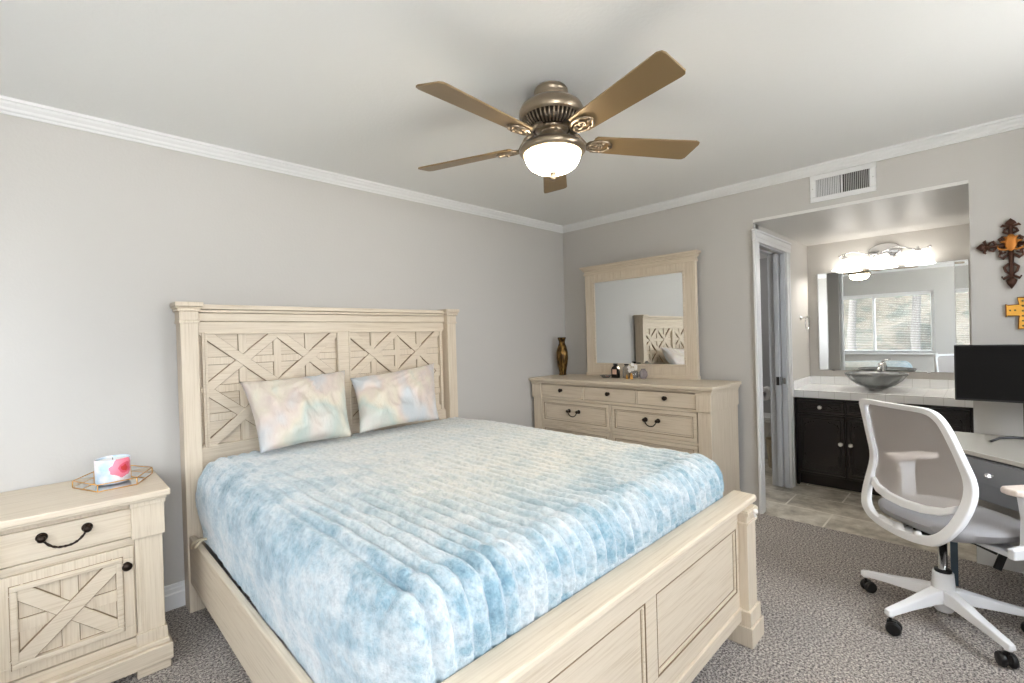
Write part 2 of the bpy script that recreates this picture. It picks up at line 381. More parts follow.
for x0, x1 in PX:
    b = B(); cw = (x1-x0)/2; ch = (PZ1-PZ0)/2
    for i in range(5):
        x = x0+cw*i/2
        if 0 < i < 4: b.box(x-.02, x+.02, -.0625, -.05, PZ0, PZ1)
    for j in range(5):
        z = PZ0+ch*j/2
        if 0 < j < 4: b.box(x0, x1, -.0620, -.05, z-.019, z+.019)
    obj('lattice_strips', b, WOODZ, hb, bev=.0015)
    g = B(); G = .0022
    for i in range(1, 4): x = x0+cw*i/2; g.box(x-.02-G, x+.02+G, -.0535, -.05, PZ0, PZ1)
    for j in range(1, 4): z = PZ0+ch*j/2; g.box(x0, x1, -.0533, -.05, z-.019-G, z+.019+G)
    b = B()
    for i in range(2):
        for j in range(2):
            a0, a1, c0, c1 = x0+cw*i, x0+cw*(i+1), PZ0+ch*j, PZ0+ch*(j+1)
            for (u0, w0, u1, w1) in ((a0, c0, a1, c1), (a0, c1, a1, c0)): g.bar((u0, w0), (u1, w1), .046+2*G, -.0635, -.051)
            e = .0004*(2*i+j); ex = .014; a0 -= ex; a1 += ex; c0 -= ex*ch/cw; c1 += ex*ch/cw
            if (i+j) % 2: b.bar((a0, c0), (a1, c1), .046, -.0685-e, -.052).bar((a0, c1), (a1, c0), .046, -.0715-e, -.052)
            else: b.bar((a0, c0), (a1, c1), .046, -.0715-e, -.052).bar((a0, c1), (a1, c0), .046, -.0685-e, -.052)
    obj('lattice_diagonals', b, WOODX, hb, bev=.0015)
    obj('glaze_lines', g, GLAZE, hb)
    obj('lattice_border', B().frame(x0-.004, x1+.004, PZ0-.004, PZ1+.004, .012, -.083, -.052), WOODX, hb, bev=.002)
for nm, x0, x1 in (('side_rail', -3.162, -3.135), ('side_rail', -1.465, -1.44)):
    obj(nm, B().box(x0, x1, -2.10, -.128, .15, .385), WOODY, bed, bev=.005)
fb = obj('footboard', B().box(-3.10, -1.52, -2.158, -2.135, .10, .56), WOODX, bed)
b = B(); s = .006
b.box(-3.13, -1.49, -2.168, -2.128, .488, .556)           # top frieze
b.box(-3.13, -1.49, -2.168, -2.128, .10, .222)            # bottom rail
b.box(-3.13, -3.03, -2.168, -2.128, .222, .488).box(-1.60, -1.49, -2.168, -2.128, .222, .488).box(-2.345, -2.275, -2.168, -2.128, .222, .488)
obj('panel_frame', b, WOODX, fb, bev=.003)
b = B()
for x0, x1 in ((-3.03, -2.345), (-2.275, -1.60)): b.frame(x0, x1, .222, .488, .012, -2.1655, -2.155)
obj('panel_moulding', b, WOODX, fb, bev=.003)
b = B()
for x0, x1 in ((-3.03, -2.345), (-2.275, -1.60)): b.frame(x0-.001, x1+.001, .221, .489, .003, -2.1684, -2.16).frame(x0+.012, x1-.012, .234, .476, .003, -2.1588, -2.157)
obj('glaze_lines', b, GLAZE, fb)
b = B().box(-3.17, -1.45, -2.176, -2.122, .553, .566)
b.prism([(-.000, .566), (-.092, .566), (-.098, .572), (-.10, .582), (-.098, .592), (-.092, .597), (-.006, .599), (0, .596)], lambda a, c, t: Vector((t, -2.098+a, c)), -3.19, -1.43)
obj('cap_rail', b, WOODX, fb, bev=.003)
b = B().box(-3.14, -1.48, -2.178, -2.12, .096, .15); obj('base_rail', b, WOODX, fb, bev=.004)
for x0, x1 in ((-3.145, -3.045), (-1.575, -1.475)):
    b = B().box(x0, x1, -2.205, -2.105, .0, .545)
    b.box(x0-.008, x1+.008, -2.212, -2.10, .505, .515)
    b.box(x0-.006, x1+.006, -2.21, -2.10, .56, .566).box(x0-.01, x1+.01, -2.215, -2.10, .545, .56)
    b.box(x0-.012, x1+.012, -2.215, -2.10, .08, .145)
    b.box(x0-.02, x1+.024, -2.223, -2.10, .0, .082)
    obj('post', b, WOODZ, fb, bev=.004)
b = B().ball((-1.525, -2.223, .556), .011, 10).tube([(-1.525, -2.217, .55), (-1.52, -2.222, .53)], .005, 6)
tag(obj('soft_pompom', b, mat('white_felt', (236, 232, 228), .9), smooth=True), 'tiny white pompom at the corner of the footboard cap', 'pompom')

# mattress
mt = thing('mattress', 'cream mattress under the blue plush comforter', 'mattress', (-2.31, -1.1, .36))
obj('mattress_body', B().box(-3.085, -1.535, -2.07, -.16, .36, .70), mat('mattress_fabric', (222, 214, 200), .9), mt, bev=.04)
b = B().tube([(-3.09, -.30, .40), (-3.128, -.30, .408), (-3.150, -.27, .402), (-3.166, -.245, .385), (-3.170, -.225, .355)], .006, 6).tube([(-3.128, -.30, .412), (-3.152, -.31, .403), (-3.17, -.30, .38)], .005, 6)
obj('strap', b, mat('strap_cotton', (226, 214, 190), .9), mt, smooth=True)

# comforter: rounded box shell with ribs
def comforter():
    x0, x1, y0, y1, z0, z1 = -3.122, -1.478, -2.096, -.135, .372, .766
    r = .10; cx, cy = (x0+x1)/2, (y0+y1)/2; hx, hy = (x1-x0)/2, (y1-y0)/2
    st = .0095; nx = int(2*hx/st); ny = int(2*hy/st); nz = int((z1-z0)/st)
    V = []; F = []; idx = {}
    def vert(i, j, k):
        key = (i, j, k)
        if key in idx: return idx[key]
        p = Vector((-hx+2*hx*i/nx, -hy+2*hy*j/ny, z0+(z1-z0)*k/nz))
        q = Vector((max(-hx+r, min(hx-r, p.x)), max(-hy+r, min(hy-r, p.y)), min(z1-r, p.z)))
        d = p-q
        if d.length > 1e-6:
            n = d.normalized(); p = q+n*r
        else: n = Vector((0, 0, 1))
        X = cx+p.x; Y = cy+p.y; Z = p.z
        # large folds
        w1 = noise.noise((X*1.7, Y*1.7, Z*2))*.012+noise.noise((X*4.5, Y*4.5, Z*4+3))*.006
        side = max(0, (z1-.16-Z)/.25)
        w1 += min(1, side)*.012*noise.noise((X*3, Y*3.2, 5))
        # ribs run along the bed's length
        foot = min(1, max(0, (-.9-Y)/.9)); amp = .010+.026*foot
        lat = max(0, abs(p.x)-(hx-r))/r
        amp *= 1-.6*min(1, lat if abs(n.x) > .6 else 0)
        u = X+.014*noise.noise((Y*2.3, X*1.1, Z*3))+.009*noise.noise((Y*8, X*3, Z*6))
        rib = abs(math.sin(PI*u/.051))**.6
        w2 = amp*(rib-.6)
        # cross stitching
        for ys in (-1.965, -1.30, -.72):
            dd = abs(Y+.01*noise.noise((X*3, 0, 0))-ys)
            if n.z > .5: w2 -= .006*math.exp(-(dd/.010)**2)*(1 if ys < -1.9 else .35)
        w3 = .0035*noise.noise((X*30, Y*20, Z*26))+.0032*noise.noise((X*75, Y*60, Z*70))
        bul = .026*math.exp(-((Z-.58)/.12)**2)*max(0, -n.x)*(1 if Y > -1.9 else max(0, (Y+2.05)/.15))
        P = Vector((X, Y, Z))+n*(w1+w2+w3+bul)
        if P.y < -2.096 and P.z < .62: P.y = -2.096
        idx[key] = len(V); V.append(P); return idx[key]
    for i in range(nx):
        for j in range(ny):
            F.append((vert(i, j, nz), vert(i+1, j, nz), vert(i+1, j+1, nz), vert(i, j+1, nz)))
    for k in range(nz):
        for i in range(nx):
            F.append((vert(i, 0, k), vert(i+1, 0, k), vert(i+1, 0, k+1), vert(i, 0, k+1)))
            F.append((vert(i, ny, k), vert(i+1, ny, k), vert(i+1, ny, k+1), vert(i, ny, k+1)))
        for j in range(ny):
            F.append((vert(0, j, k), vert(0, j+1, k), vert(0, j+1, k+1), vert(0, j, k+1)))
            F.append((vert(nx, j, k), vert(nx, j+1, k), vert(nx, j+1, k+1), vert(nx, j, k+1)))
    b = B(); b.v = V; b.f = F
    return b
tag(obj('comforter', comforter(), PLUSH, smooth=True), 'light blue tie dye plush ribbed comforter spread over the bed', 'comforter')

# pillows
def pillow(name, label, TL, TR, BL, BR, th, seed, m):
    TL, TR, BL, BR = map(Vector, (TL, TR, BL, BR)); nx, nz = 44, 34; b = B()
    nrm = (TR-BL).cross(TL-BR).normalized()
    if nrm.y > 0: nrm = -nrm
    V = []
    for sgn in (1, -1):
        for j in range(nz+1):
            for i in range(nx+1):
                u, v = i/nx, j/nz
                a, c = 2*u-1, 2*v-1
                # pinch the edges between the corners
                uu = u+.035*a*(c*c-1)*-1*-1; vv = v+.045*c*(a*a-1)*-1*-1
                p = BL.lerp(BR, uu).lerp(TL.lerp(TR, uu), vv)
                h = (max(0, (1-a*a))**.42)*(max(0, (1-c*c))**.42)
                cr = noise.noise((a*2.2+seed, c*2.0, seed))*.03+.012*noise.noise((a*6+c*3+seed, c*2.5-a*2, seed))+(1-h)*.010*noise.noise((a*7+seed, c*7, 1))
                ang = math.atan2(c-1.1, a-.9); fold = .009*math.sin(ang*38+3*noise.noise((a*2, c*2, seed)))*max(0, 1-math.hypot(a-.2, c-.9))
                y = (th*.5*h+(cr+fold)*h**.5)*sgn
                V.append(p+nrm*y)
    N = (nx+1)*(nz+1); F = []
    for s in range(2):
        for j in range(nz):
            for i in range(nx):
                q = [s*N+j*(nx+1)+i, s*N+j*(nx+1)+i+1, s*N+(j+1)*(nx+1)+i+1, s*N+(j+1)*(nx+1)+i]
                F.append(q if s == 0 else q[::-1])
    # weld rim
    W = {}
    for j in range(nz+1):
        for i in range(nx+1):
            if i in (0, nx) or j in (0, nz): W[N+j*(nx+1)+i] = j*(nx+1)+i
    F = [tuple(W.get(k, k) for k in f) for f in F]
    b.v = V; b.f = F
    me = obj(name, b, m, smooth=True)
    bm = bmesh.new(); bm.from_mesh(me.data); bmesh.ops.delete(bm, geom=[v for v in bm.verts if not v.link_faces], context='VERTS')
    bmesh.ops.recalc_face_normals(bm, faces=bm.faces); bm.to_mesh(me.data); bm.free()
    return tag(me, label, 'pillow', 'iridescent pillows against the headboard')
pillow('throw_pillow', 'pastel iridescent satin pillow nearest the nightstand', (-2.935, -.20, 1.135), (-2.365, -.20, 1.155), (-2.905, -.40, .785), (-2.43, -.40, .79), .17, 1.3, mk_satin('pastel_satin_a', 0))
pillow('throw_pillow', 'wrinkled pastel satin pillow nearest the dresser', (-2.335, -.20, 1.105), (-1.715, -.20, 1.16), (-2.385, -.40, .80), (-1.83, -.40, .80), .16, 5.7, mk_satin('pastel_satin_b', 1.7))

# ---------------------------------------------------------------- handles
def bail(b, c, ax, half=.062, drop=.045, out=.03):
    """drooping twisted bail pull; ax = direction along the face, out = normal"""
    A, N = ax; c = Vector(c)
    for s in (-1, 1):
        p = c+A*half*s
        m = Matrix.Translation(p) @ N.to_track_quat('Z', 'Y').to_matrix().to_4x4()
        b.lathe([(.017, 0), (.017, .003), (.013, .006), (.006, .010), (.006, .022), (.010, .026), (.013, .031), (.010, .036), (.001, .039)], n=16, M=m)
    pts = []
    for i in range(25):
        t = i/24*2-1
        z = -drop*(1-abs(t)**2.6)
        pts.append(c+A*half*t+N*(out-.004)+Vector((0, 0, z)))
    b.tube(pts, [.0042+.0009*math.sin(i*2.2) for i in range(25)], 8)
    return b
def knob(b, c, N, r=.016):
    m = Matrix.Translation(Vector(c)) @ Vector(N).to_track_quat('Z', 'Y').to_matrix().to_4x4()
    return b.lathe([(r*.75, 0), (r*.75, .002), (r*.4, .005), (r*.36, .013), (r*.85, .018), (r, .023), (r*.9, .028), (r*.4, .032), (.0005, .033)], n=18, M=m)
NY, NX = Vector((0, -1, 0)), Vector((-1, 0, 0)); AXX, AYY = Vector((1, 0, 0)), Vector((0, 1, 0))

# ---------------------------------------------------------------- nightstand
ns = thing('nightstand', 'cream nightstand with a crossed plank door beside the bed', 'nightstand', (-3.60, -.27, 0))
L0, R0 = -3.90, -3.30
body = obj('body', B().box(L0+.02, R0-.02, -.462, -.03, .06, .70), WOODZ, ns)
b = B().box(L0-.012, R0+.012, -.53, -.02, .712, .738).box(L0, R0, -.518, -.02, .70, .712)
obj('tabletop', b, WOODX, ns, bev=.005, seg=3)
for x0, x1 in ((L0+.015, L0+.105), (R0-.105, R0-.015)):
    b = B().box(x0, x1, -.488, -.04, .13, .55).box(x0-.01, x1+.008, -.50, -.035, .552, .682).box(x0-.014, x1+.012, -.508, -.03, .682, .70).box(x0-.005, x1+.006, -.497, -.035, .10, .165)
    b.box(x0+.012, x0+.016, -.4895, -.487, .17, .545)
    obj('pilaster', b, WOODZ, ns, bev=.004)
fr = B().box(L0+.1, R0-.1, -.474, -.46, .545, .557).box(L0+.1, R0-.1, -.468, -.455, .528, .545)
obj('mid_rail', fr, WOODX, ns, bev=.002)
obj('bottom_rail', B().box(L0+.1, R0-.1, -.476, -.455, .10, .15), WOODX, ns, bev=.002)
b = B().box(L0-.003, R0+.005, -.528, -.025, .035, .10).box(L0+.006, R0-.003, -.512, -.03, .10, .118)
b.box(L0+.006, L0+.12, -.522, -.03, 0, .04).box(R0-.115, R0-.004, -.522, -.03, 0, .04)
obj('plinth', b, WOODX, ns, bev=.004)
dr = obj('drawer', B().box(L0+.109, R0-.109, -.476, -.455, .561, .676), WOODX, ns, bev=.003)
obj('handle', bail(B(), (-3.607, -.476, .640), (AXX, NY), .062, .045), BRONZE, dr, smooth=True)
X0, X1, Z0, Z1 = L0+.109, R0-.109, .157, .524
dd = obj('door', B().box(X0, X1, -.466, -.455, Z0, Z1).frame(X0, X1, Z0, Z1, .046, -.476, -.46), WOODZ, ns, bev=.0025)
a0, a1, c0, c1 = X0+.05, X1-.05, Z0+.05, Z1-.05
b = B().box((a0+a1)/2-.024, (a0+a1)/2+.024, -.4735, -.46, c0, c1).box(a0, a1, -.473, -.46, (c0+c1)/2-.022, (c0+c1)/2+.022)
for k in range(1, 7):
    if k not in (3, 4): b.box(a0+(a1-a0)*k/7-.0012, a0+(a1-a0)*k/7+.0012, -.4665, -.46, c0, c1)
obj('plank_strips', b, WOODZ, dd, bev=.0015)
xm, zm = (a0+a1)/2, (c0+c1)/2; G = .002
b = B().box(xm-.024-G, xm+.024+G, -.4672, -.46, c0, c1).box(a0, a1, -.4671, -.46, zm-.022-G, zm+.022+G)
b.bar((a0, c1), (a1, c0), .05+2*G, -.4741, -.462).bar((a0, c0), (a1, c1), .05+2*G, -.4787, -.462)
b.frame(a0-.016, a1+.016, c0-.016, c1+.016, .003, -.4768, -.47).frame(a0+.005, a1-.005, c0+.005, c1-.005, .003, -.4669, -.46)
obj('glaze_lines', b, GLAZE, dd)
b = B().bar((a0, c1), (a1, c0), .05, -.478, -.462).bar((a0, c0), (a1, c1), .05, -.482, -.462)
obj('crossed_planks', b, WOODX, dd, bev=.0015)
obj('door_moulding', B().frame(a0-.014, a1+.014, c0-.014, c1+.014, .02, -.485, -.46), WOODX, dd, bev=.004)
obj('knob', knob(B(), (-3.432, -.476, .452), NY, .017), BRONZE, dd, smooth=True)

# tray and candle
GOLD = mat('gold_wire', (214, 162, 84), .3, .9)
tr = thing('wire_tray', 'gold wire hexagonal tray on the nightstand', 'tray', (-3.44, -.205, .738))
hexp = [(-3.505, -.36), (-3.378, -.352), (-3.305, -.185), (-3.37, -.055), (-3.50, -.06), (-3.575, -.19)]
b = B()
for z in (.7405, .768): b.tube([(x, y, z) for x, y in hexp], .0022, 6, closed=True)
for x, y in hexp: b.tube([(x, y, .7405), (x, y, .768)], .0022, 6)
obj('wire_frame', b, GOLD, tr, smooth=True)
obj('glass_base', B().prism(hexp, lambda a, c, t: Vector((a, c, t)), .7385, .7415), mat('tray_mirror', (225, 222, 215), .05, 1), tr)
cd = thing('candle', 'round white candle jar with pink flower artwork, on the wire tray', 'candle', (-3.447, -.235, .742))
def mk_candle():
    m = mat('candle_wrap', (232, 232, 236), .35)
    v = coords(m)
    def disc(cx, cy, cz, r):
        d = nd(m, 'ShaderNodeVectorMath', operation='DISTANCE'); lk(m, v, d.inputs[0]); d.inputs[1].default_value = (cx, cy, cz)
        n = noise_n(m, v, 45, 2); a = nd(m, 'ShaderNodeMath', operation='MULTIPLY_ADD'); lk(m, n, a.inputs[0]); a.inputs[1].default_value = .03; lk(m, d.outputs['Value'], a.inputs[2])
        l = nd(m, 'ShaderNodeMath', operation='LESS_THAN'); lk(m, a.outputs[0], l.inputs[0]); l.inputs[1].default_value = r; return l.outputs[0]
    bc = ramp(m, noise_n(m, v, 14, 3), [(.35, (178, 206, 226)), (.5, (228, 230, 238)), (.62, (240, 232, 236)), (.75, (198, 190, 196))])
    prev = bc
    # flower on the side that faces the room
    for cc, r, col in (((.030, -.050, .072), .058, (232, 128, 150)), ((.036, -.048, .066), .040, (214, 84, 110)), ((.036, -.048, .064), .028, (196, 52, 48))):
        mx = nd(m, 'ShaderNodeMix', data_type='RGBA'); lk(m, disc(*cc, r), mx.inputs[0]); lk(m, prev, mx.inputs[6]); mx.inputs[7].default_value = (*lin(col), 1); prev = mx.outputs[2]
    lk(m, prev, bsdf(m).inputs['Base Color']); return m
obj('jar', B().lathe([(.0005, 0), (.05, 0), (.056, .003), (.060, .012), (.061, .105), (.0595, .107), (.058, .105), (.057, .094), (.0005, .094)], (-3.447, -.235, .742), 40), mk_candle(), cd, smooth=True)
obj('wax', B().lathe([(.0005, .0), (.0565, 0), (.0565, .004), (.0005, .004)], (-3.447, -.235, .836), 40), mat('white_wax', (244, 244, 244), .5), cd)
obj('wick', B().tube([(-3.447, -.235, .84), (-3.446, -.235, .85)], .0015, 6), mat('wick', (60, 50, 40), .9), cd)

# ---------------------------------------------------------------- dresser
ds = thing('dresser', 'wide cream dresser with small top drawers and the framed mirror on it', 'dresser', (-.29, -.84, 0))
FX = -.52; Y0, Y1 = -1.64, -.03
obj('body', B().box(FX+.02, -.05, Y0+.012, Y1-.012, .06, .915), WOODZ, ds)
b = B().box(-.562, -.045, -1.662, -.012, .932, .957).box(-.548, -.045, -1.65, -.02, .915, .932)
obj('top', b, WOODY, ds, bev=.005, seg=3)
for y0, y1 in ((Y0+.008, Y0+.098), (Y1-.098, Y1-.008)):
    b = B().box(FX-.008, -.05, y0, y1, .12, .79).box(FX-.02, -.045, y0-.006, y1+.006, .785, .90).box(FX-.025, -.045, y0-.01, y1+.01, .90, .915).box(FX-.014, -.045, y0-.005, y1+.005, .10, .16)
    obj('pilaster', b, WOODZ, ds, bev=.003)
b = B().box(FX-.028, -.045, Y0-.01, Y1+.01, .04, .10).box(FX-.02, -.05, Y0-.003, Y0+.12, 0, .04).box(FX-.02, -.05, Y1-.12, Y1+.003, 0, .04)
obj('plinth', b, WOODY, ds, bev=.004)
ya, yb = Y0+.10, Y1-.10
b = B()
for z0, z1 in ((.905, .915), (.776, .797), (.55, .569), (.335, .352), (.10, .13)): b.box(FX-.003, FX+.03, ya, yb, z0, z1)
b.box(FX-.003, FX+.03, -1.083, -1.070, .797, .905).box(FX-.003, FX+.03, -.597, -.585, .797, .905).box(FX-.003, FX+.03, -.856, -.836, .10, .776)
obj('face_frame', b, WOODY, ds, bev=.002)
for y0, y1 in ((-1.535, -1.086), (-1.067, -.600), (-.582, -.135)):
    d = obj('drawer', B().box(FX-.005, FX+.03, y0, y1, .800, .902), WOODY, ds, bev=.003)
    obj('knob', knob(B(), (FX-.005, (y0+y1)/2, .86), NX, .017), BRONZE, d, smooth=True)
for z0, z1 in ((.572, .773), (.355, .547), (.133, .332)):
    for y0, y1 in ((-1.535, -.859), (-.833, -.135)):
        b = B().box(FX+.004, FX+.03, y0, y1, z0, z1).frame(y0, y1, z0, z1, .028, FX-.005, FX+.01, 'yz').frame(y0+.028, y1-.028, z0+.028, z1-.028, .012, FX-.001, FX+.008, 'yz')
        d = obj('drawer', b, WOODY, ds, bev=.003)
        g = B().frame(y0+.027, y1-.027, z0+.027, z1-.027, .0025, FX-.0055, FX+.004, 'yz').frame(y0+.039, y1-.039, z0+.039, z1-.039, .0025, FX+.0034, FX+.006, 'yz')
        obj('glaze_lines', g, GLAZE, d)
        obj('handle', bail(B(), (FX+.002, (y0+y1)/2, (z0+z1)/2+.018), (AYY, NX), .05, .042), BRONZE, d, smooth=True)

# dresser mirror
dm = thing('dresser_mirror', 'cream framed mirror standing on the dresser', 'mirror', (-.08, -.83, .957))
MY0, MY1 = -1.36, -.325
b = B()
b.box(-.098, -.058, MY0, MY0+.095, .957, 1.87).box(-.098, -.058, MY1-.095, MY1, .957, 1.87).box(-.098, -.058, MY0+.095, MY1-.095, 1.80, 1.87).box(-.098, -.058, MY0+.095, MY1-.095, .957, 1.065)
obj('frame', b, WOODZ, dm, bev=.003)
obj('base_moulding', B().box(-.108, -.055, MY0-.006, MY1+.006, .957, .985), WOODY, dm, bev=.003)
b = B().box(-.108, -.055, MY0-.008, MY1+.008, 1.868, 1.885).box(-.104, -.055, MY0-.004, MY1+.004, 1.885, 1.905).box(-.116, -.055, MY0-.014, MY1+.014, 1.905, 1.918).box(-.124, -.055, MY0-.022, MY1+.022, 1.918, 1.93).box(-.134, -.055, MY0-.034, MY1+.034, 1.93, 1.947)
obj('cornice', b, WOODY, dm, bev=.003)
obj('inner_moulding', B().frame(MY0+.085, MY1-.085, 1.055, 1.812, .016, -.104, -.09, 'yz'), WOODY, dm, bev=.004)
obj('glass', B().box(-.092, -.085, MY0+.09, MY1-.09, 1.058, 1.808), MIRROR, dm)

# things on the dresser
v = B().lathe([(.0005, 0), (.032, 0), (.036, .005), (.032, .02), (.038, .05), (.048, .10), (.056, .16), (.054, .215), (.042, .265), (.030, .295), (.028, .312), (.036, .335), (.042, .352), (.03, .355), (.022, .33), (.0005, .32)], (-.20, -.115, .958), 36)
def mk_brass():
    m = mat('antique_brass', (150, 112, 52), .3, .85)
    n = noise_n(m, coords(m, (60, 60, 14)), 1, 4)
    lk(m, ramp(m, n, [(.4, (52, 36, 16)), (.55, (112, 84, 42)), (.7, (160, 128, 72))]), bsdf(m).inputs['Base Color']); bump(m, n, .4, .004); return m
tag(obj('brass_vase', v, mk_brass(), smooth=True), 'slim antique brass vase in the wall corner on the dresser', 'vase')
CLEAR = mat('clear_glass', (245, 245, 245), .03, 0, Transmission_Weight=.85, IOR=1.3)
def bottle(label, x, y, bw, h, m, capm, lab):
    t = thing('perfume_bottle', label, 'perfume bottle', (x, y, .958), group='perfume bottles in front of the dresser mirror')
    obj('bottle_body', B().prism([(-bw, 0), (bw, 0), (bw, h*.6), (bw*.7, h*.75), (.010, h*.8), (.010, h*.86), (-.010, h*.86), (-.010, h*.8), (-bw*.7, h*.75), (-bw, h*.6)], lambda a, c, q: Vector((x+q, y+a, .958+c)), -.016, .016), m, t, bev=.002)
    obj('cap', B().box(x-.009, x+.009, y-.018, y+.018, .958+h*.87, .958+h*.97).box(x-.006, x+.006, y-.008, y+.008, .958+h*.84, .958+h*.88), capm, t, bev=.002)
    if lab: obj('bottle_label', B().box(x-.0185, x-.0165, y-bw*.6, y+bw*.6, .958+h*.25, .958+h*.58), mat('label_peach', (206, 168, 146), .5), t)
bottle('black perfume bottle with a peach label', -.24, -.72, .033, .125, mat('black_glass', (16, 14, 14), .08), BLACKP, True)
bottle('clear perfume bottle with a black cap', -.19, -.795, .03, .12, CLEAR, BLACKP, False)
ft = thing('flower_jar', 'clear glass jar holding small white artificial blossoms', 'flower jar', (-.2, -.87, .958))
obj('jar', B().lathe([(.0005, 0), (.032, 0), (.036, .01), (.036, .05), (.03, .058), (.0275, .056), (.033, .048), (.033, .012), (.0005, .006)], (-.2, -.87, .958), 24), CLEAR, ft, smooth=True)
PET = mat('white_petal', (244, 240, 236), .6)
for fy, fx, fz in ((-.84, -.225, .09), (-.875, -.23, .075), (-.895, -.21, .098), (-.862, -.205, .112), (-.905, -.235, .085), (-.85, -.235, .065)):
    b = B(); c = Vector((-.2+(fx+.2)*.8, fy, .958+fz))
    for k in range(5):
        a = 2*PI*k/5; b.ball(c+Vector((-.004, math.cos(a)*.010, math.sin(a)*.010)), .0085, 8, (.5, 1, 1))
    b.ball(c, .005, 8)
    obj('blossom', b, PET, ft, smooth=True)
b = B()
for fy in (-.86, -.875, -.885): b.tube([(-.2, -.87, .966), (-.21, fy, 1.05)], .0012, 5)
obj('stems', b, mat('stem_green', (110, 118, 84), .7), ft)
b = B().lathe([(.0005, 0), (.02, 0), (.03, .012), (.036, .03), (.034, .05), (.024, .066), (.018, .07), (.02, .078), (.016, .08), (.0005, .078)], (-.19, -.95, .958), 14)
tag(obj('crystal_jar', b, mat('smoky_crystal', (190, 182, 186), .05, 0, Transmission_Weight=.6, IOR=1.4)), 'faceted smoky crystal jar beside the jar of white blossoms', 'crystal jar')
b = B().lathe([(.0005, 0), (.03, 0), (.042, .014), (.052, .022), (.0515, .024), (.04, .017), (.029, .004), (.0005, .003)], (-.26, -.635, .958), 28)
dsh = tag(obj('trinket_dish', b, CLEAR, smooth=True), 'shallow clear glass trinket dish left of the black perfume bottle', 'dish')
b = B().ball((-.26, -.655, .970), .009, 10).ball((-.255, -.64, .969), .007, 10)
tag(obj('trinket', b, mat('coral_bead', (210, 120, 100), .3), smooth=True), 'small coral coloured trinket in the glass dish', 'trinket')
for k, (yy, xx, rr, lb) in enumerate(((-.90, -.29, .012, 'taller gold vial in front of the flower jar'), (-.855, -.285, .009, 'shorter gold vial in front of the flower jar'))):
    tag(obj('gold_vial', B().lathe([(.0005, 0), (rr, 0), (rr, rr*2.6), (rr*.6, rr*3), (rr*.6, rr*3.9), (.0005, rr*4)], (xx, yy, .958), 14), GOLD, smooth=False), lb, 'vial', 'gold vials on the dresser')

# ---------------------------------------------------------------- ceiling fan
FXc, FYc = -2.060, -1.612
NICKEL = mat('aged_nickel', (150, 136, 118), .3, .9)
FANDK = mat('dark_vent_metal', (70, 62, 54), .45, .8)
fan = thing('ceiling_fan', 'brushed nickel ceiling fan with five bronze blades and a lit bowl', 'ceiling fan', (FXc, FYc, 2.02))
C0 = (FXc, FYc, 0)
obj('canopy', B().lathe([(.0005, HC), (.066, HC), (.073, 2.382), (.074, 2.37), (.070, 2.366), (.072, 2.355), (.068, 2.33), (.0005, 2.33)], C0, 40), NICKEL, fan, smooth=True)
mh = obj('motor_housing', B().lathe([(.0005, 2.335), (.07, 2.335), (.105, 2.328), (.13, 2.31), (.141, 2.288), (.141, 2.272), (.137, 2.266), (.137, 2.262), (.0005, 2.262)], C0, 48), NICKEL, fan, smooth=True)
obj('vent_ring', B().lathe([(.0005, 2.262), (.120, 2.262), (.095, 2.225), (.085, 2.218), (.0005, 2.218)], C0, 40), FANDK, mh, smooth=True)
b = B()
for k in range(40):
    a = 2*PI*k/40; c, s = math.cos(a), math.sin(a)
    b.tube([(FXc+c*.126, FYc+s*.126, 2.262), (FXc+c*.110, FYc+s*.110, 2.235), (FXc+c*.086, FYc+s*.086, 2.217)], .0032, 5)
obj('vent_fins', b, NICKEL, mh, smooth=True)
obj('hub', B().lathe([(.0005, 2.219), (.07, 2.219), (.072, 2.212), (.056, 2.205), (.05, 2.20), (.056, 2.197), (.06, 2.18), (.062, 2.165), (.0005, 2.165)], C0, 36), NICKEL, fan, smooth=True)
BLADE = mat('bronze_brown_blade', (134, 112, 80), .34, .3)
bump(BLADE, noise_n(BLADE, coords(BLADE, (4, 60, 60)), 1, 3), .08, .002)
for k in range(5):
    ang = math.radians(-105+72*k)
    M = Matrix.Translation((FXc, FYc, 2.172)) @ Matrix.Rotation(ang, 4, 'Z') @ Matrix.Rotation(math.radians(-13), 4, 'X')
    pl = [(.19, -.052), (.655, -.068), (.672, -.060), (.676, -.045), (.665, .055), (.655, .066), (.64, .068), (.19, .052), (.182, .04), (.18, 0), (.182, -.04)]
    obj('blade', B().prism(pl, lambda a, c, t: M @ Vector((a, c, t-.012)), -.0035, .0035), BLADE, fan, bev=.0015)
    b = B()
    def P(a, c, z=-.020): return M @ Vector((a, c, z))
    b.tube([P(.085, 0, .04), P(.12, 0, .022), P(.155, 0, -.018), P(.185, 0, -.022)], [.012, .011, .009, .008], 8)
    for s in (-1, 1):
        b.tube([P(.15, 0), P(.165, s*.022), P(.20, s*.036), P(.24, s*.034), P(.262, s*.015), P(.268, 0)], [.007, .007, .0065, .006, .0055, .005], 8)
        b.tube([P(.16, 0), P(.19, s*.016), P(.215, s*.010), P(.215, 0)], .005, 6)
    b.tube([P(.215+.014*math.cos(q), .014*math.sin(q)) for q in [2*PI*i/12 for i in range(12)]], .0045, 6, closed=True)
    for sx, sy in ((.225, .027), (.225, -.027), (.255, 0)): b.ball(P(sx, sy, -.024), .007, 8)
    obj('blade_bracket', b, NICKEL, fan, smooth=True)
lk_ = obj('light_fitter', B().lathe([(.0005, 2.17), (.062, 2.168), (.09, 2.163), (.118, 2.152), (.122, 2.146), (.136, 2.14), (.144, 2.128), (.143, 2.118), (.134, 2.108), (.124, 2.104), (.120, 2.108), (.11, 2.13), (.0005, 2.14)], C0, 48), NICKEL, fan, smooth=True)
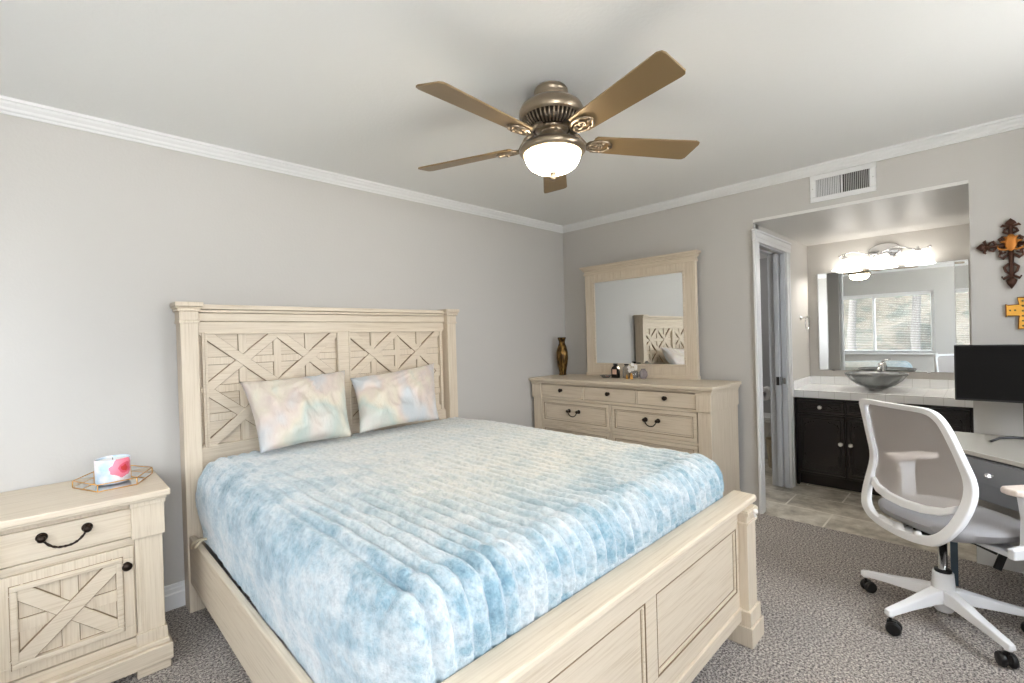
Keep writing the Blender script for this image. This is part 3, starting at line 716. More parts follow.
LAMPG = bpy.data.materials.new('lit_alabaster_glass'); LAMPG.use_nodes = True
def emit(m, rgb, st, base=(245, 240, 230)):
    p = bsdf(m); p.inputs['Base Color'].default_value = (*lin(base), 1); p.inputs['Roughness'].default_value = .4
    p.inputs['Emission Color'].default_value = (*rgb, 1); p.inputs['Emission Strength'].default_value = st
emit(LAMPG, (1, .84, .62), 42)
obj('glass_bowl', B().lathe([(.121, 2.11), (.120, 2.098), (.114, 2.078), (.100, 2.056), (.073, 2.039), (.038, 2.030), (.0005, 2.028)], C0, 48), LAMPG, fan, smooth=True)
obj('finial', B().lathe([(.0005, 2.040), (.019, 2.037), (.020, 2.030), (.012, 2.026), (.010, 2.012), (.011, 2.004), (.008, 1.996), (.0005, 1.995)], C0, 20), NICKEL, fan, smooth=True)
def lamp(name, loc, e, col, r=.03):
    l = bpy.data.lights.new(name, 'POINT'); l.energy = e; l.color = col; l.shadow_soft_size = r
    o = bpy.data.objects.new(name, l); COL.objects.link(o); o.location = loc; return o

# ---------------------------------------------------------------- wall vent
vt = thing('wall_vent', 'white air vent grille above the alcove', 'vent', (0, -2.287, 2.15))
VY0, VY1, VZ0, VZ1 = -2.462, -2.112, 2.156, 2.333
b = B().frame(VY0, VY1, VZ0, VZ1, .032, -.010, 0, 'yz').box(-.010, -.001, -2.292, -2.282, VZ0+.03, VZ1-.03)
obj('frame', b, TRIM, vt, bev=.003)
b = B()
for i in range(30):
    y = VY0+.036+i*(VY1-VY0-.072)/29
    if abs(y+2.287) < .007: continue
    b.box(-.006, .006, -.0007, .0007, VZ0+.03, VZ1-.03, Matrix.Translation((-.004, y, 0)) @ Matrix.Rotation(-.55 if i > 14 else .35, 4, 'Z'))
obj('slats', b, TRIM, vt)
obj('duct_back', B().box(-.0012, -.0004, VY0+.03, VY1-.03, VZ0+.03, VZ1-.03), mat('duct_dark', (58, 56, 54), .8), vt)
SCRW = mat('screw_paint', (190, 190, 188), .4)
for y in (VY0+.015, VY1-.015): obj('screw', B().lathe([(.004, 0), (.003, -.003), (.0005, -.0035)], (-.010, y, 2.245), 10, 'x'), SCRW, vt)

# ---------------------------------------------------------------- bathroom doorway
dt = struct('door_1', B().box(-.022, DX0+.012, AY1-.018, AY1, 0, DZ+.0).box(DX1-.005, DX1+.082, AY1-.018, AY1, 0, DZ).box(-.03, DX1+.09, AY1-.024, AY1, DZ-.01, DZ+.062).box(-.036, DX1+.096, AY1-.03, AY1, DZ+.062, DZ+.078), TRIM, bev=.004, label='white casing of the bathroom doorway', cat='door')
struct('door_casing_step', B().box(DX1+.045, DX1+.07, AY1-.023, AY1-.018, 0, DZ-.01).box(-.012, DX0+.0, AY1-.022, AY1-.018, 0, DZ-.01).box(-.02, DX1+.08, AY1-.029, AY1-.024, DZ+.02, DZ+.045), TRIM, bev=.002, parent=dt)
struct('door_jamb', B().box(DX1-.018, DX1, AY1, AY1+.034, 0, DZ).box(DX1-.018, DX1, AY1+.080, AY1+T+.01, 0, DZ).box(DX0, DX0+.016, AY1, AY1+T, 0, DZ).box(DX0, DX1, AY1, AY1+.034, DZ-.016, DZ).box(DX0, DX1, AY1+.08, AY1+T, DZ-.016, DZ), DOORP, bev=.002, parent=dt)
pd = thing('pocket_door', 'grey white pocket door standing mostly inside the wall', 'door', (DX1-.03, AY1+.057, 0))
obj('door_panel', B().box(DX1-.055, DX1+.0, AY1+.041, AY1+.074, .012, DZ-.02), DOORP, pd, bev=.002)
obj('latch_plate', B().box(DX1-.0575, DX1-.0545, AY1+.045, AY1+.070, .86, .93).box(DX1-.05, DX1-.03, AY1+.039, AY1+.042, .86, .93), mat('dark_latch', (74, 72, 70), .35, .8), pd, bev=.001)
obj('strike_plate', B().box(DX1-.0195, DX1-.0178, AY1+.010, AY1+.028, .87, .92), CHROME, pd)

# ---------------------------------------------------------------- toilet, paper, bin
tl = thing('toilet', 'white toilet in the bathroom seen through the doorway', 'toilet', (1.62, -1.35, 0))
TX, TY = 1.70, AY1+T+.005
obj('tank', B().box(TX-.21, TX+.21, TY+.005, TY+.19, .40, .745), PORCELAIN, tl, bev=.02, seg=3)
obj('tank_lid', B().box(TX-.22, TX+.22, TY+.002, TY+.202, .747, .782), PORCELAIN, tl, bev=.012, seg=3)
b = B()
rows = [(.10, .14, 0), (.10, .15, .02), (.085, .13, .14), (.10, .15, .22), (.155, .21, .32), (.18, .235, .38), (.182, .238, .40)]
n = 28; vs = []; fs = []
for rx, ry, z in rows:
    for i in range(n):
        a = 2*PI*i/n; vs.append((TX+rx*math.cos(a), TY+.42+ry*math.sin(a)-(.06 if z < .25 else 0), z))
for j in range(len(rows)-1):
    for i in range(n): fs.append((j*n+i, j*n+(i+1) % n, (j+1)*n+(i+1) % n, (j+1)*n+i))
fs += [tuple(range(n)), tuple((len(rows)-1)*n+i for i in range(n))]
b.add(vs, fs).box(TX-.10, TX+.10, TY+.02, TY+.3, .02, .395)
obj('bowl', b, PORCELAIN, tl, smooth=True)
b = B()
vs = [(TX+.188*math.cos(2*PI*i/n), TY+.43+.235*math.sin(2*PI*i/n)) for i in range(n)]
b.prism(vs, lambda a, c, t: Vector((a, c, t)), .402, .43)
obj('seat_lid', b, PORCELAIN, tl, bev=.006)
obj('flush_lever', B().tube([(TX-.15, TY+.19, .70), (TX-.15, TY+.21, .70), (TX-.08, TY+.212, .69)], .006, 8), CHROME, tl, smooth=True)
tp = thing('toilet_paper_holder', 'wall mounted toilet paper holder inside the bathroom', 'toilet paper holder', (.85, AY1+T, .76))
obj('bracket', B().tube([(.925, AY1+T+.002, .80), (.925, AY1+T+.06, .775), (.92, AY1+T+.085, .778), (.79, AY1+T+.085, .778)], .007, 8).lathe([(.02, 0), (.02, .006), (.001, .007)], (.925, AY1+T, .80), 16, 'y'), CHROME, tp, smooth=True)
b = B().lathe([(.022, -.05), (.058, -.05), (.058, .05), (.022, .05), (.022, -.05)], (.855, AY1+T+.085, .765), 32, 'x')
tag(obj('toilet_paper_roll', b, mat('tissue', (240, 240, 240), .9)), 'white toilet paper roll seen end on through the doorway', 'toilet paper')
b = B().lathe([(.0005, 0), (.085, 0), (.105, .27), (.108, .275), (.10, .275), (.08, .01), (.0005, .01)], (1.33, -1.50, 0), 28)
tag(obj('trash_bin', b, mat('beige_plastic', (196, 184, 158), .5), smooth=False), 'small beige trash bin on the bathroom floor before the toilet', 'trash bin')

# ---------------------------------------------------------------- vanity
VX = .90
vn = thing('vanity_cabinet', 'dark espresso carved vanity cabinet with white knobs', 'cabinet', (1.17, -2.31, 0))
ESP = mat('espresso_paint', (32, 26, 25), .28)
bump(ESP, noise_n(ESP, coords(ESP, (14, 14, 60)), 1, 4), .25, .003)
b = B().box(VX+.02, AX-.01, AY0+.01, AY1-.01, .10, .748)
b.box(VX, VX+.03, AY1-.032, AY1-.01, 0, .748).box(VX, VX+.03, AY0+.01, AY0+.03, 0, .748).box(VX+.06, AX-.01, AY0+.01, AY1-.01, 0, .10)
b.box(VX, VX+.03, AY0+.01, AY1-.01, .725, .748).box(VX, VX+.03, AY0+.01, AY1-.01, .604, .618).box(VX, VX+.03, AY0+.01, AY1-.01, .10, .118)
b.box(VX, VX+.03, -2.122, -2.110, .10, .73).box(VX, VX+.03, -2.478, -2.458, .10, .73)
obj('carcass', b, ESP, vn, bev=.003)
KN = mat('porcelain_knob', (236, 234, 230), .15)
def vpanel(nm, y0, y1, z0, z1, kpos, carve=True):
    b = B().box(VX+.004, VX+.02, y0, y1, z0, z1).frame(y0, y1, z0, z1, .022, VX-.006, VX+.012, 'yz').frame(y0+.026, y1-.026, z0+.026, z1-.026, .006, VX-.002, VX+.008, 'yz')
    p = obj(nm, b, ESP, vn, bev=.002)
    c = B(); cy, cz = (y0+y1)/2, (z0+z1)/2
    if z1-z0 > .2:
        for sy in (-1, 1):
            for sz in (-1, 1):
                oy, oz = cy+sy*((y1-y0)/2-.05), cz+sz*((z1-z0)/2-.05)
                for q, rr in ((0, .022), (1, .014)):
                    pts = []
                    for i in range(14):
                        t = i/13*1.6*PI; r = rr*(1-t/9)
                        pts.append((VX+.003, oy-sy*(q*.045+r*math.cos(t)-.0), oz-sz*(r*math.sin(t)+(.0 if q else .01))))
                    c.tube(pts, [.0035*(1-i/20) for i in range(14)], 6)
                c.tube([(VX+.003, oy, oz-sz*.02), (VX+.003, oy+sy*.012, oz-sz*.05), (VX+.003, oy, oz-sz*.08), (VX+.003, oy+sy*.006, oz-sz*.105)], [.004, .004, .003, .002], 6)
    else:
        for s in (-1, 1):
            c.tube([(VX+.003, cy+s*(.03+.08*i/12), cz+.012*math.sin(i/12*2*PI)) for i in range(13)], .003, 6)
            c.tube([(VX+.003, cy+s*(.045+.012*math.cos(i/9*1.5*PI)), cz+.012*math.sin(i/9*1.5*PI)) for i in range(10)], .003, 6)
    obj('carving', c, ESP, p, smooth=True)
    if kpos: obj('knob', knob(B(), (VX-.006, kpos[0], kpos[1]), NX, .0165), KN, p, smooth=True)
vpanel('drawer', -2.108, -1.784, .621, .722, (-1.945, .672))
vpanel('door', -2.108, -1.784, .122, .601, (-2.083, .385))
vpanel('drawer', -2.456, -2.124, .621, .722, (-2.29, .672))
vpanel('door', -2.456, -2.124, .122, .601, (-2.15, .385))
vpanel('drawer', -2.834, -2.48, .45, .722, None)
vpanel('drawer', -2.834, -2.48, .122, .442, (-2.655, .29))
ct = thing('vanity_counter', 'white tiled vanity counter with tiled backsplash', 'counter', (1.15, -2.31, .75))
CX = .852
obj('counter_slab', B().box(CX, AX-.001, AY0+.002, AY1-.002, .750, .812), WTILE, ct, bev=.004)
obj('backsplash', B().box(AX-.014, AX-.001, AY0+.002, AY1-.002, .812, .885).box(CX+.02, AX-.014, AY1-.014, AY1-.002, .812, .885), WTILE, ct, bev=.003)

# glass vessel sink and tap
SX, SYc = 1.14, -2.285
sk = thing('vessel_sink', 'smoky ribbed glass vessel sink on the vanity counter', 'sink', (SX, SYc, .812))
SMOKE = mat('smoky_glass', (196, 199, 199), .08, 0, Transmission_Weight=.65, IOR=1.45)
b = B(); n = 72; prof = [(.05, .826), (.075, .832), (.125, .856), (.168, .89), (.196, .925), (.208, .948), (.202, .9485), (.190, .925), (.162, .894), (.12, .864), (.07, .842), (.0005, .836)]
vs = []; fs = []
for j, (r, z) in enumerate(prof):
    for i in range(n):
        a = 2*PI*i/n; rr = r*(1+.016*math.cos(a*18)) if r > .05 else r
        vs.append((SX+rr*math.cos(a), SYc+rr*math.sin(a), z))
for j in range(len(prof)-1):
    for i in range(n): fs.append((j*n+i, j*n+(i+1) % n, (j+1)*n+(i+1) % n, (j+1)*n+i))
fs.append(tuple(range(n)))
b.add(vs, fs)
obj('glass_bowl', b, SMOKE, sk, smooth=True)
obj('base_ring', B().lathe([(.0005, .8125), (.046, .8125), (.046, .822), (.052, .826), (.0005, .826)], (SX, SYc, 0), 28), CHROME, sk, smooth=True)
obj('drain', B().lathe([(.0005, .838), (.022, .838), (.022, .842), (.0005, .844)], (SX, SYc, 0), 20), CHROME, sk)
fc = thing('faucet', 'tall chrome faucet behind the glass sink', 'faucet', (1.38, -2.285, .812))
fx, fy = 1.385, -2.29
obj('body', B().lathe([(.0005, .8135), (.028, .8135), (.028, .82), (.02, .826), (.019, .98), (.022, .985), (.022, 1.01), (.018, 1.016), (.0005, 1.018)], (fx, fy, 0), 24), CHROME, fc, smooth=True)
obj('spout', B().tube([(fx-.01, fy, .965), (fx-.06, fy, .985), (fx-.11, fy, .985), (fx-.14, fy, .965), (fx-.145, fy, .95)], [.013, .013, .012, .012, .011], 12), CHROME, fc, smooth=True)
obj('handle', B().tube([(fx, fy, 1.016), (fx+.003, fy-.01, 1.035), (fx-.01, fy-.05, 1.045)], [.007, .007, .005], 8), CHROME, fc, smooth=True)

# vanity mirror, three panels
vm = thing('vanity_mirror', 'wide three panel mirror above the vanity counter', 'mirror', (AX, -2.31, .93))
MZ0, MZ1 = .945, 1.825
obj('centre_panel', B().box(AX-.012, AX-.002, -2.752, -1.905, MZ0, MZ1), MIRROR, vm)
for nm, ya, yb, bend in (('side_panel', -1.903, -1.838, .010), ('side_panel', -2.832, -2.754, -.0)):
    b = B()
    if bend: b.prism([(AX-.002, ya), (AX-.012, ya), (AX-.026, yb), (AX-.002, yb)], lambda a, c, t: Vector((a, c, t)), MZ0, MZ1)
    else: b.prism([(AX-.002, yb), (AX-.014, yb), (AX-.019, ya), (AX-.002, ya)], lambda a, c, t: Vector((a, c, t)), MZ0, MZ1)
    p = obj(nm, b, MIRROR, vm)
for d, ya, yb in ((.03, -1.8375, -1.832), (.016, -1.9055, -1.9015), (.018, -2.7555, -2.7505)): obj('edge_strip', B().box(AX-d, AX-.001, ya, yb, MZ0, MZ1), CHROME, vm)
for ya in (-1.95, -2.6): obj('mirror_clip', B().box(AX-.016, AX-.002, ya, ya+.02, MZ0-.008, MZ0+.006), CHROME, vm)

# vanity light
vl = thing('vanity_light', 'chrome three light vanity fixture with bell glass shades', 'wall light', (AX, -2.31, 1.95))
PYc = -2.325
b = B(); vs = []
n = 36
for (rx, rz, x) in ((.115, .068, AX-.001), (.115, .068, AX-.010), (.10, .056, AX-.018), (.085, .045, AX-.018), (.07, .036, AX-.024), (.001, .001, AX-.026)):
    for i in range(n): vs.append((x, PYc+rx*math.cos(2*PI*i/n), 1.965+rz*math.sin(2*PI*i/n)))
fs = []
for j in range(5):
    for i in range(n): fs.append((j*n+i, j*n+(i+1) % n, (j+1)*n+(i+1) % n, (j+1)*n+i))
b.add(vs, fs)
obj('back_plate', b, CHROME, vl, smooth=True)
LX = AX-.10
pts = []
for i in range(41):
    t = i/40; y = -2.02-.60*t
    z = 1.958+.022*math.sin(t*4*PI-.3)
    pts.append((LX, y, z))
b = B().tube(pts, .0065, 8).tube([(AX-.02, PYc+.03, 1.965), (LX, PYc+.03, 1.962)], .007, 8).tube([(AX-.02, PYc-.03, 1.965), (LX, PYc-.03, 1.962)], .007, 8)
b.ball(pts[0], .010, 8).ball(pts[-1], .010, 8)
obj('arm', b, CHROME, vl, smooth=True)
SHADE = bpy.data.materials.new('lit_opal_glass'); SHADE.use_nodes = True
emit(SHADE, (1, .96, .9), 4.6)
BULB = bpy.data.materials.new('lit_bulb'); BULB.use_nodes = True; emit(BULB, (1, .96, .9), 170)
for ly in (-2.06, -2.305, -2.545):
    s_ = obj('shade', B().lathe([(.016, 1.925), (.03, 1.92), (.042, 1.905), (.05, 1.885), (.062, 1.862), (.082, 1.842), (.098, 1.833), (.096, 1.831), (.08, 1.838), (.059, 1.858), (.047, 1.884), (.038, 1.903), (.015, 1.918)], (LX, ly, 0), 40), SHADE, vl, smooth=True)
    obj('socket', B().lathe([(.0005, 1.962), (.008, 1.960), (.010, 1.945), (.022, 1.935), (.026, 1.918), (.0005, 1.916)], (LX, ly, 0), 24), CHROME, vl, smooth=True)
    obj('bulb', B().ball((LX, ly, 1.862), .026, 14), BULB, s_, smooth=True)

lamp('bathroom_fill_light', (1.5, -.7, 2.0), 7, (1, .97, .92), .08)  # added fill light, no fixture, lifts the dark bathroom
# towel ring
tw = thing('towel_ring', 'chrome towel ring on the alcove left wall', 'towel ring', (1.2, AY1, 1.42))
obj('mount', B().lathe([(.022, 0), (.022, -.006), (.010, -.010), (.009, -.04), (.013, -.045), (.001, -.048)], (1.17, AY1, 1.425), 20, 'y'), CHROME, tw, smooth=True)
b = B(); b.tube([(1.215+.062*math.cos(a), AY1-.042-.0*math.sin(a), 1.372+.062*math.sin(a)) for a in [2*PI*i/36 for i in range(36)]], .0045, 8, closed=True)
obj('ring', b, CHROME, tw, smooth=True)

# ---------------------------------------------------------------- wall crosses
IRON = mat('rust_brown_iron', (74, 46, 34), .5, .5)
bump(IRON, noise_n(IRON, coords(IRON), 80, 3), .5, .004)
AGOLD = mat('antique_gold_relief', (176, 112, 44), .4, .6)
cr = thing('ornate_cross', 'ornate dark iron cross with fleur de lis tips and gold centre', 'cross', (-.015, -3.02, 1.73))
cY, cZ = -3.02, 1.735
b = B()
def cp(a, c): return (-.015, cY-a, cZ+c)
def arm(dx, dz, L, b):
    px, pz = -dz, dx
    def q(t, s): return cp(dx*t+px*s, dz*t+pz*s)
    b.tube([q(.02, 0), q(L*.55, 0), q(L*.8, 0)], [.011, .009, .008], 8)
    for s in (-1, 1):
        b.tube([q(L*.42, s*.008), q(L*.5, s*.026), q(L*.6, s*.020), q(L*.66, s*.006)], [.006, .007, .006, .004], 7)
        b.tube([q(L*.2, s*.008), q(L*.3, s*.030), q(L*.24, s*.044), q(L*.14, s*.038)], [.006, .008, .006, .004], 7)
        b.tube([q(L*.68, s*.004), q(L*.76, s*.030), q(L*.70, s*.036)], [.006, .007, .004], 7)
    pl = [(L*.74, -.006), (L*.80, -.022), (L*.88, -.016), (L*1.0, 0), (L*.88, .016), (L*.80, .022), (L*.74, .006)]
    b.prism(pl, lambda a, c, t: Vector(q(a, c))+Vector((t, 0, 0)), -.008, .006)
arm(1, 0, .132, b); arm(-1, 0, .132, b); arm(0, 1, .138, b); arm(0, -1, .235, b)
obj('iron_cross', b, IRON, cr, smooth=True)
b = B().ball((-.026, cY, cZ+.01), .03, 16, (.35, .8, 1.5))
for k in range(5):
    a = PI*(.1+.2*k); b.tube([(-.024, cY, cZ-.005), (-.03, cY+.028*math.cos(a), cZ+.005+.04*math.sin(a)), (-.024, cY+.042*math.cos(a), cZ+.052*math.sin(a))], [.006, .007, .004], 7)
for s in (-1, 1): b.tube([(-.022, cY, cZ-.01), (-.028, cY+s*.02, cZ-.028), (-.024, cY+s*.045, cZ-.018), (-.022, cY+s*.05, cZ)], [.006, .007, .005, .003], 7)
obj('gold_medallion', b, AGOLD, cr, smooth=True)
c2 = thing('gold_cross', 'gold cross with rows of brown studs on the wall below the iron cross', 'cross', (-.012, -3.075, 1.37))
gY, gZ = -3.075, 1.388
out = [(-.035, -.098), (.035, -.098), (.031, -.03), (.072, -.028), (.078, -.034), (.078, .034), (.072, .028), (.031, .03), (.036, .066), (-.036, .066), (-.031, .03), (-.072, .028), (-.078, .034), (-.078, -.034), (-.072, -.028), (-.031, -.03)]
GG = mat('yellow_gold', (226, 168, 72), .35, .6)
obj('cross_plate', B().prism(out, lambda a, c, t: Vector((t, gY-a, gZ+c)), -.014, -.002), GG, c2, bev=.002)
b = B(); n = len(out)
b.tube([(-.014, gY-a, gZ+c) for a, c in out], .0028, 6, closed=True)
obj('border', b, mat('burnt_gold', (128, 74, 30), .4, .6), c2)
b = B()
for i in range(6):
    for s in (-1, 1): b.ball((-.0145, gY+s*.017, gZ-.082+i*.026), .0052, 8)
for i in range(2):
    for s in (-1, 1): b.ball((-.0145, gY+s*(.045+.018*i), gZ), .0045, 8)
obj('studs', b, mat('olive_enamel', (104, 92, 40), .3, .3), c2, smooth=True)

# ---------------------------------------------------------------- desk, monitor
dk = thing('corner_desk', 'slate grey corner desk with light glossy top', 'desk', (-.45, -3.35, 0))
TOPD = mat('desk_top', (188, 184, 176), .18); SLATE = mat('slate_grey_paint', (132, 134, 138), .5)
DP = [(-.016, -2.772), (-.462, -2.772), (-1.0, -3.36), (-1.0, SY+.02), (-.016, SY+.02)]
obj('desk_top', B().prism(DP, lambda a, c, t: Vector((a, c, t)), .700, .722), TOPD, dk, bev=.004)
DI = [(-.02, -2.778), (-.456, -2.778), (-.978, -3.362), (-.978, SY+.03), (-.02, SY+.03)]
obj('apron', B().prism(DI, lambda a, c, t: Vector((a, c, t)), .50, .692), SLATE, dk, bev=.003)
dv = Vector((-.516, -.547, 0)).normalized(); nv = Vector((dv.y, -dv.x, 0))
if nv.x > 0: nv = -nv
Mf = Matrix((( dv.x, nv.x, 0, -.456), (dv.y, nv.y, 0, -2.778), (0, 0, 1, 0), (0, 0, 0, 1)))
dw = obj('drawer', B().box(.02, .70, -.002, .014, .585, .690, Mf), SLATE, dk, bev=.003)
obj('knob', B().ball(Mf @ Vector((.225, .036, .633)), .014, 8).tube([Mf @ Vector((.225, .014, .633)), Mf @ Vector((.225, .03, .633))], .006, 8), mat('crystal_knob', (210, 205, 205), .08, .4), dw)
LEGM = mat('blue_grey_leg', (84, 104, 120), .45)
for lx, ly in ((-.39, -2.79), (-.95, -3.40), (-.95, SY+.05), (-.05, SY+.05)):
    obj('leg', B().box(lx-.014, lx+.014, ly-.014, ly+.014, 0, .50), LEGM, dk, bev=.002)
mo = thing('monitor', 'black computer monitor on the corner desk', 'monitor', (-.2, -3.07, .722))
MXs = -.24
obj('screen_housing', B().box(MXs, MXs+.028, -3.345, -2.80, .925, 1.214), BLACKP, mo, bev=.004)
obj('screen', B().box(MXs-.0015, MXs+.0, -3.338, -2.807, .936, 1.207), mat('screen_off', (8, 6, 5), .5, 0, Specular_IOR_Level=.15), mo)
obj('neck', B().box(MXs+.03, MXs+.05, -3.10, -3.045, .74, 1.05).box(MXs+.02, MXs+.035, -3.12, -3.03, 1.0, 1.12), BLACKP, mo, bev=.004)
b = B()
for s in (-1, 1): b.tube([(MXs-.03, -3.07+s*.14, .729), (MXs+.01, -3.07+s*.11, .742), (MXs+.03, -3.07+s*.06, .748), (MXs+.04, -3.07, .748)], [.006, .006, .007, .008], 8)
obj('stand_foot', b, mat('dark_metal', (60, 60, 62), .3, .7), mo, smooth=True)

# ---------------------------------------------------------------- office chair
TH = math.radians(-42)
ch = thing('office_chair', 'white framed mesh back office chair with grey seat at the desk', 'office chair', (-.83, -2.77, 0), TH)
GREYF = mat('grey_seat_fabric', (148, 146, 148), .9, Sheen_Weight=.2)
bump(GREYF, noise_n(GREYF, coords(GREYF), 300, 2), .3, .003)
obj('hub', B().lathe([(.0005, .052), (.028, .052), (.034, .06), (.034, .10), (.040, .108), (.042, .15), (.037, .222), (.035, .226), (.0005, .226)], n=28), WHITEP, ch, smooth=True, local=True)
for k in range(5):
    an = math.radians(76+72*k)-TH
    M = Matrix.Rotation(an, 4, 'Z')
    b = B(); secs = [(.02, .030, .095, .158), (.08, .027, .098, .150), (.20, .021, .090, .124), (.295, .018, .080, .107), (.318, .014, .079, .103)]
    vs = []
    for (r, hw, z0, z1) in secs: vs += [M @ Vector((r, -hw, z0)), M @ Vector((r, hw, z0)), M @ Vector((r, hw*.8, z1)), M @ Vector((r, -hw*.8, z1))]
    fs = [(0, 1, 2, 3), (16, 17, 18, 19)]
    for j in range(4):
        for i in range(4): fs.append((j*4+i, j*4+(i+1) % 4, j*4+4+(i+1) % 4, j*4+4+i))
    lg = obj('base_leg', b.add(vs, fs).lathe([(.014, .072), (.014, .09)], M @ Vector((.30, 0, 0)), 12), WHITEP, ch, bev=.005, local=True)
    b = B(); sw = random.uniform(-1.2, 1.2)
    Mc = Matrix.Translation(M @ Vector((.30, 0, 0))) @ Matrix.Rotation(an+sw, 4, 'Z')
    for s in (-1, 1): b.lathe([(.0005, s*.006), (.020, s*.006), (.027, s*.010), (.028, s*.018), (.024, s*.026), (.0005, s*.028)], (-.012, 0, .029), 22, 'y', Mc)
    b.lathe([(.006, .03), (.006, .08)], (0, 0, 0), 10, M=Mc).box(-.022, .010, -.006, .006, .028, .058, Mc)
    obj('caster', b, BLACKP, lg, smooth=False, local=True)
obj('gas_lift', B().lathe([(.0005, .2), (.024, .2), (.024, .205), (.016, .21), (.016, .36), (.013, .36), (.013, .41), (.0005, .41)], n=24), CHROME, ch, smooth=True, local=True)
obj('lift_collar', B().lathe([(.0005, .22), (.030, .22), (.030, .236), (.018, .238), (.0005, .238)], n=24), BLACKP, ch, smooth=True, local=True)
b = B().box(-.10, .13, -.07, .07, .385, .42).box(-.15, -.09, -.03, .03, .39, .43)
obj('mechanism', b, BLACKP, ch, bev=.008, local=True)
# tilt lever with paddle
b = B().tube([(.0, -.05, .40), (.06, -.085, .385), (.115, -.125, .355)], .007, 8)
b.box(-.018, .018, -.004, .004, -.035, .035, Matrix.Translation((.12, -.132, .325)) @ Matrix.Rotation(.45, 4, 'Y'))
obj('tilt_lever', b, BLACKP, ch, bev=.002, local=True)
# seat cushion
b = B(); nx, ny = 26, 26; vs = []; fs = []
def sp(a, c):  # square to rounded outline
    k = .78; return (a*math.sqrt(1-k*c*c/2), c*math.sqrt(1-k*a*a/2))
for lay in (1, 0):
    for j in range(ny+1):
        for i in range(nx+1):
            a, c = 2*i/nx-1, 2*j/ny-1; X, Y = sp(a, c)
            e = max(abs(a), abs(c)); ed = max(0, (1-e**6))**.5
            x = .045+X*.235; y = Y*.24
            front = max(0, a)**3*.018
            z = (.478+.026*ed-.010*math.exp(-(a*a+c*c)*2)-front) if lay else (.478-.048*max(0, (1-e**8))**.5-front*.6)
            vs.append((x, y, z))
N = (nx+1)*(ny+1)
for l in range(2):
    for j in range(ny):
        for i in range(nx):
            q = [l*N+j*(nx+1)+i, l*N+j*(nx+1)+i+1, l*N+(j+1)*(nx+1)+i+1, l*N+(j+1)*(nx+1)+i]; fs.append(q)
b.add(vs, fs)
so = obj('seat', b, GREYF, ch, smooth=True, local=True)
bm = bmesh.new(); bm.from_mesh(so.data); bmesh.ops.remove_doubles(bm, verts=bm.verts, dist=.0006); bmesh.ops.recalc_face_normals(bm, faces=bm.faces); bm.to_mesh(so.data); bm.free()
for p in so.data.polygons: p.use_smooth = True
# backrest
CZ = [(.40, -.175), (.43, -.185), (.47, -.18), (.50, -.165), (.55, -.145), (.6, -.125), (.65, -.108), (.7, -.105), (.8, -.135), (.9, -.165), (.94, -.18), (.985, -.202), (1.02, -.22)]
def cz(z):
    for (z0, c0), (z1, c1) in zip(CZ, CZ[1:]):
        if z <= z1:
            t = max(0, (z-z0)/(z1-z0)); return c0+(c1-c0)*t
    return CZ[-1][1]
def czs(z): return (cz(z-.03)+cz(z-.015)+cz(z)+cz(z+.015)+cz(z+.03))/5
def bmap(s, z, t): return Vector((czs(z)-t-.022*(1-(s/.25)**2)+.008, s, z))
def loop(half): return half+[(-s, z) for s, z in half[::-1] if s > 1e-6]
def resample(lp, n):
    L = len(lp); seg = [math.dist(lp[i], lp[(i+1) % L]) for i in range(L)]; tot = sum(seg); out = []; i = 0; acc = 0
    for k in range(n):
        d = tot*k/n
        while acc+seg[i] < d: acc += seg[i]; i += 1
        t = (d-acc)/seg[i]; a, c = lp[i], lp[(i+1) % L]; out.append((a[0]+(c[0]-a[0])*t, a[1]+(c[1]-a[1])*t))
    return out
def smoothl(lp, it=2):
    for _ in range(it): lp = [tuple((lp[i-1][q]+2*lp[i][q]+lp[(i+1) % len(lp)][q])/4 for q in (0, 1)) for i in range(len(lp))]
    return lp
def strip(b, l1, l2, t0, t1, closed=True):
    n = len(l1); vs = []
    for lp in (l1, l2):
        for t in (t0, t1): vs += [bmap(s, z, t) for s, z in lp]
    fs = []
    for i in range(n if closed else n-1):
        j = (i+1) % n
        fs += [(i, j, 2*n+j, 2*n+i), (n+i, 3*n+i, 3*n+j, n+j), (i, n+i, n+j, j), (2*n+i, 2*n+j, 3*n+j, 3*n+i)]
    if not closed: fs += [(0, 2*n, 3*n, n), (n-1, 2*n-1, 4*n-1, 3*n-1)]
    return b.add(vs, fs)
OUT = loop([(0, .984), (.10, .985), (.16, .985), (.192, .974), (.206, .95), (.218, .90), (.234, .8), (.249, .7), (.255, .64), (.253, .58), (.242, .52), (.215, .46), (.165, .415), (.08, .398), (0, .394)])
HOLE = loop([(0, .961), (.10, .961), (.148, .959), (.170, .948), (.183, .92), (.191, .88), (.205, .8), (.214, .7), (.217, .64), (.214, .59), (.202, .53), (.178, .48), (.135, .448), (.07, .436), (0, .432)])
b = B(); n = 120
strip(b, smoothl(resample(OUT, n), 2), smoothl(resample(HOLE, n), 2), -.006, .022)
up = [(-.205, .598), (-.16, .572), (-.09, .558), (0, .553), (.09, .558), (.16, .572), (.205, .598)]
lo = [(-.200, .562), (-.155, .540), (-.09, .527), (0, .522), (.09, .527), (.155, .540), (.200, .562)]
strip(b, up, lo, -.004, .020, closed=False)
obj('back_frame', b, WHITEP, ch, bev=.006, local=True, smooth=False, seg=3)
def mk_mesh():
    m = mat('grey_mesh_fabric', (206, 200, 198), .8); nt = m.node_tree
    tr = nt.nodes.new('ShaderNodeBsdfTransparent'); mx = nt.nodes.new('ShaderNodeMixShader'); out = nt.nodes['Material Output']
    mx.inputs[0].default_value = .66; nt.links.new(tr.outputs[0], mx.inputs[1]); nt.links.new(bsdf(m).outputs[0], mx.inputs[2]); nt.links.new(mx.outputs[0], out.inputs[0]); return m
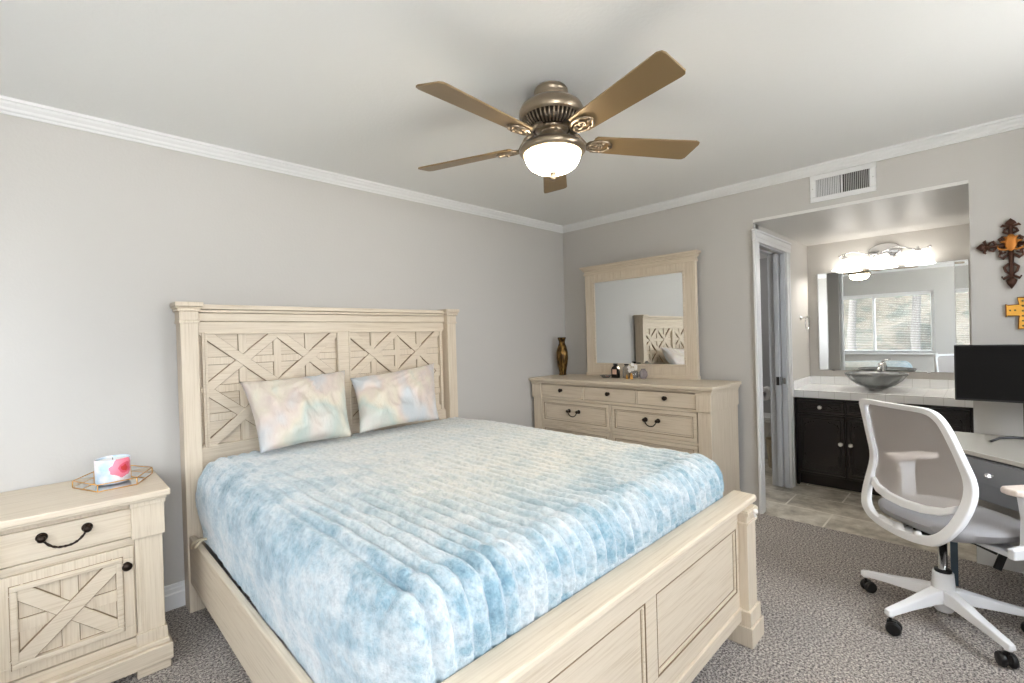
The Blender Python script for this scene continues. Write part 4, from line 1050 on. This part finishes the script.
h2 = smoothl(resample(loop([(0, .962), (.10, .962), (.145, .958), (.168, .942), (.184, .91), (.192, .88), (.205, .8), (.216, .7), (.219, .64), (.213, .602), (.16, .568), (.09, .553), (0, .548)]), 80), 1)
b = B(); vs = [bmap(s, z, .004) for s, z in h2]; rings = 8; allv = []; fs = []
for q in range(rings):
    k = 1-q/rings
    allv += [bmap(s*k, .76+(z-.76)*k, .004) for s, z in h2]
allv.append(bmap(0, .76, .004))
for q in range(rings-1):
    for i in range(80): fs.append((q*80+i, q*80+(i+1) % 80, (q+1)*80+(i+1) % 80, (q+1)*80+i))
for i in range(80): fs.append(((rings-1)*80+i, (rings-1)*80+(i+1) % 80, rings*80))
obj('mesh_panel', b.add(allv, fs), mk_mesh(), ch, smooth=True, local=True)
b = B().tube([(-.12, 0, .41), (-.19, 0, .415), (-.205, 0, .44)], [.022, .022, .02], 10)
for s in (-1, 1): b.tube([(-.12, 0, .41), (-.17, s*.06, .42), (-.205, s*.10, .445)], [.018, .015, .012], 8)
obj('back_support', b, WHITEP, ch, smooth=True, local=True)
for s in (-1, 1):
    b = B()
    # bracket under the seat, upright post
    def q(x, z, t): return Vector((x+.022, s*(.272+t), z))
    b.prism([(-.02, .405), (.10, .405), (.118, .43), (.105, .56), (.108, .655), (.02, .655), (.035, .56), (.03, .455), (-.02, .445)], q, -.012, .014)
    b.box(.022, .115, min(s*.10, s*.27), max(s*.10, s*.27), .400, .418)
    ar = obj('arm_support', b, WHITEP, ch, bev=.006, local=True, seg=3)
    pad = [(-.085, -.03), (-.07, -.038), (.12, -.042), (.15, -.034), (.16, 0), (.15, .034), (.12, .042), (-.07, .038), (-.085, .03), (-.092, 0)]
    obj('arm_pad', B().prism(pad, lambda a, c, t: Vector((a+.085, s*.272+c, t)), .656, .682), mat('arm_pad_plastic', (226, 212, 202), .4), ar, bev=.008, local=True, seg=3)

# ---------------------------------------------------------------- bench under the window, seen in the vanity mirror
bn = thing('bench', 'low white bench under the window, seen in the vanity mirror', 'bench', (WX+.28, -1.6, 0))
obj('bench_top', B().box(WX+.06, WX+.50, -2.30, -.98, .40, .45), TRIM, bn, bev=.01)
obj('bench_cushion', B().box(WX+.07, WX+.49, -2.1, -1.0, .45, .53), mat('bench_fabric', (214, 212, 208), .9), bn, bev=.035, seg=4)
for x in (WX+.09, WX+.46):
    for y in (-2.26, -1.02): obj('leg', B().box(x-.02, x+.02, y-.02, y+.02, 0, .40), TRIM, bn, bev=.003)
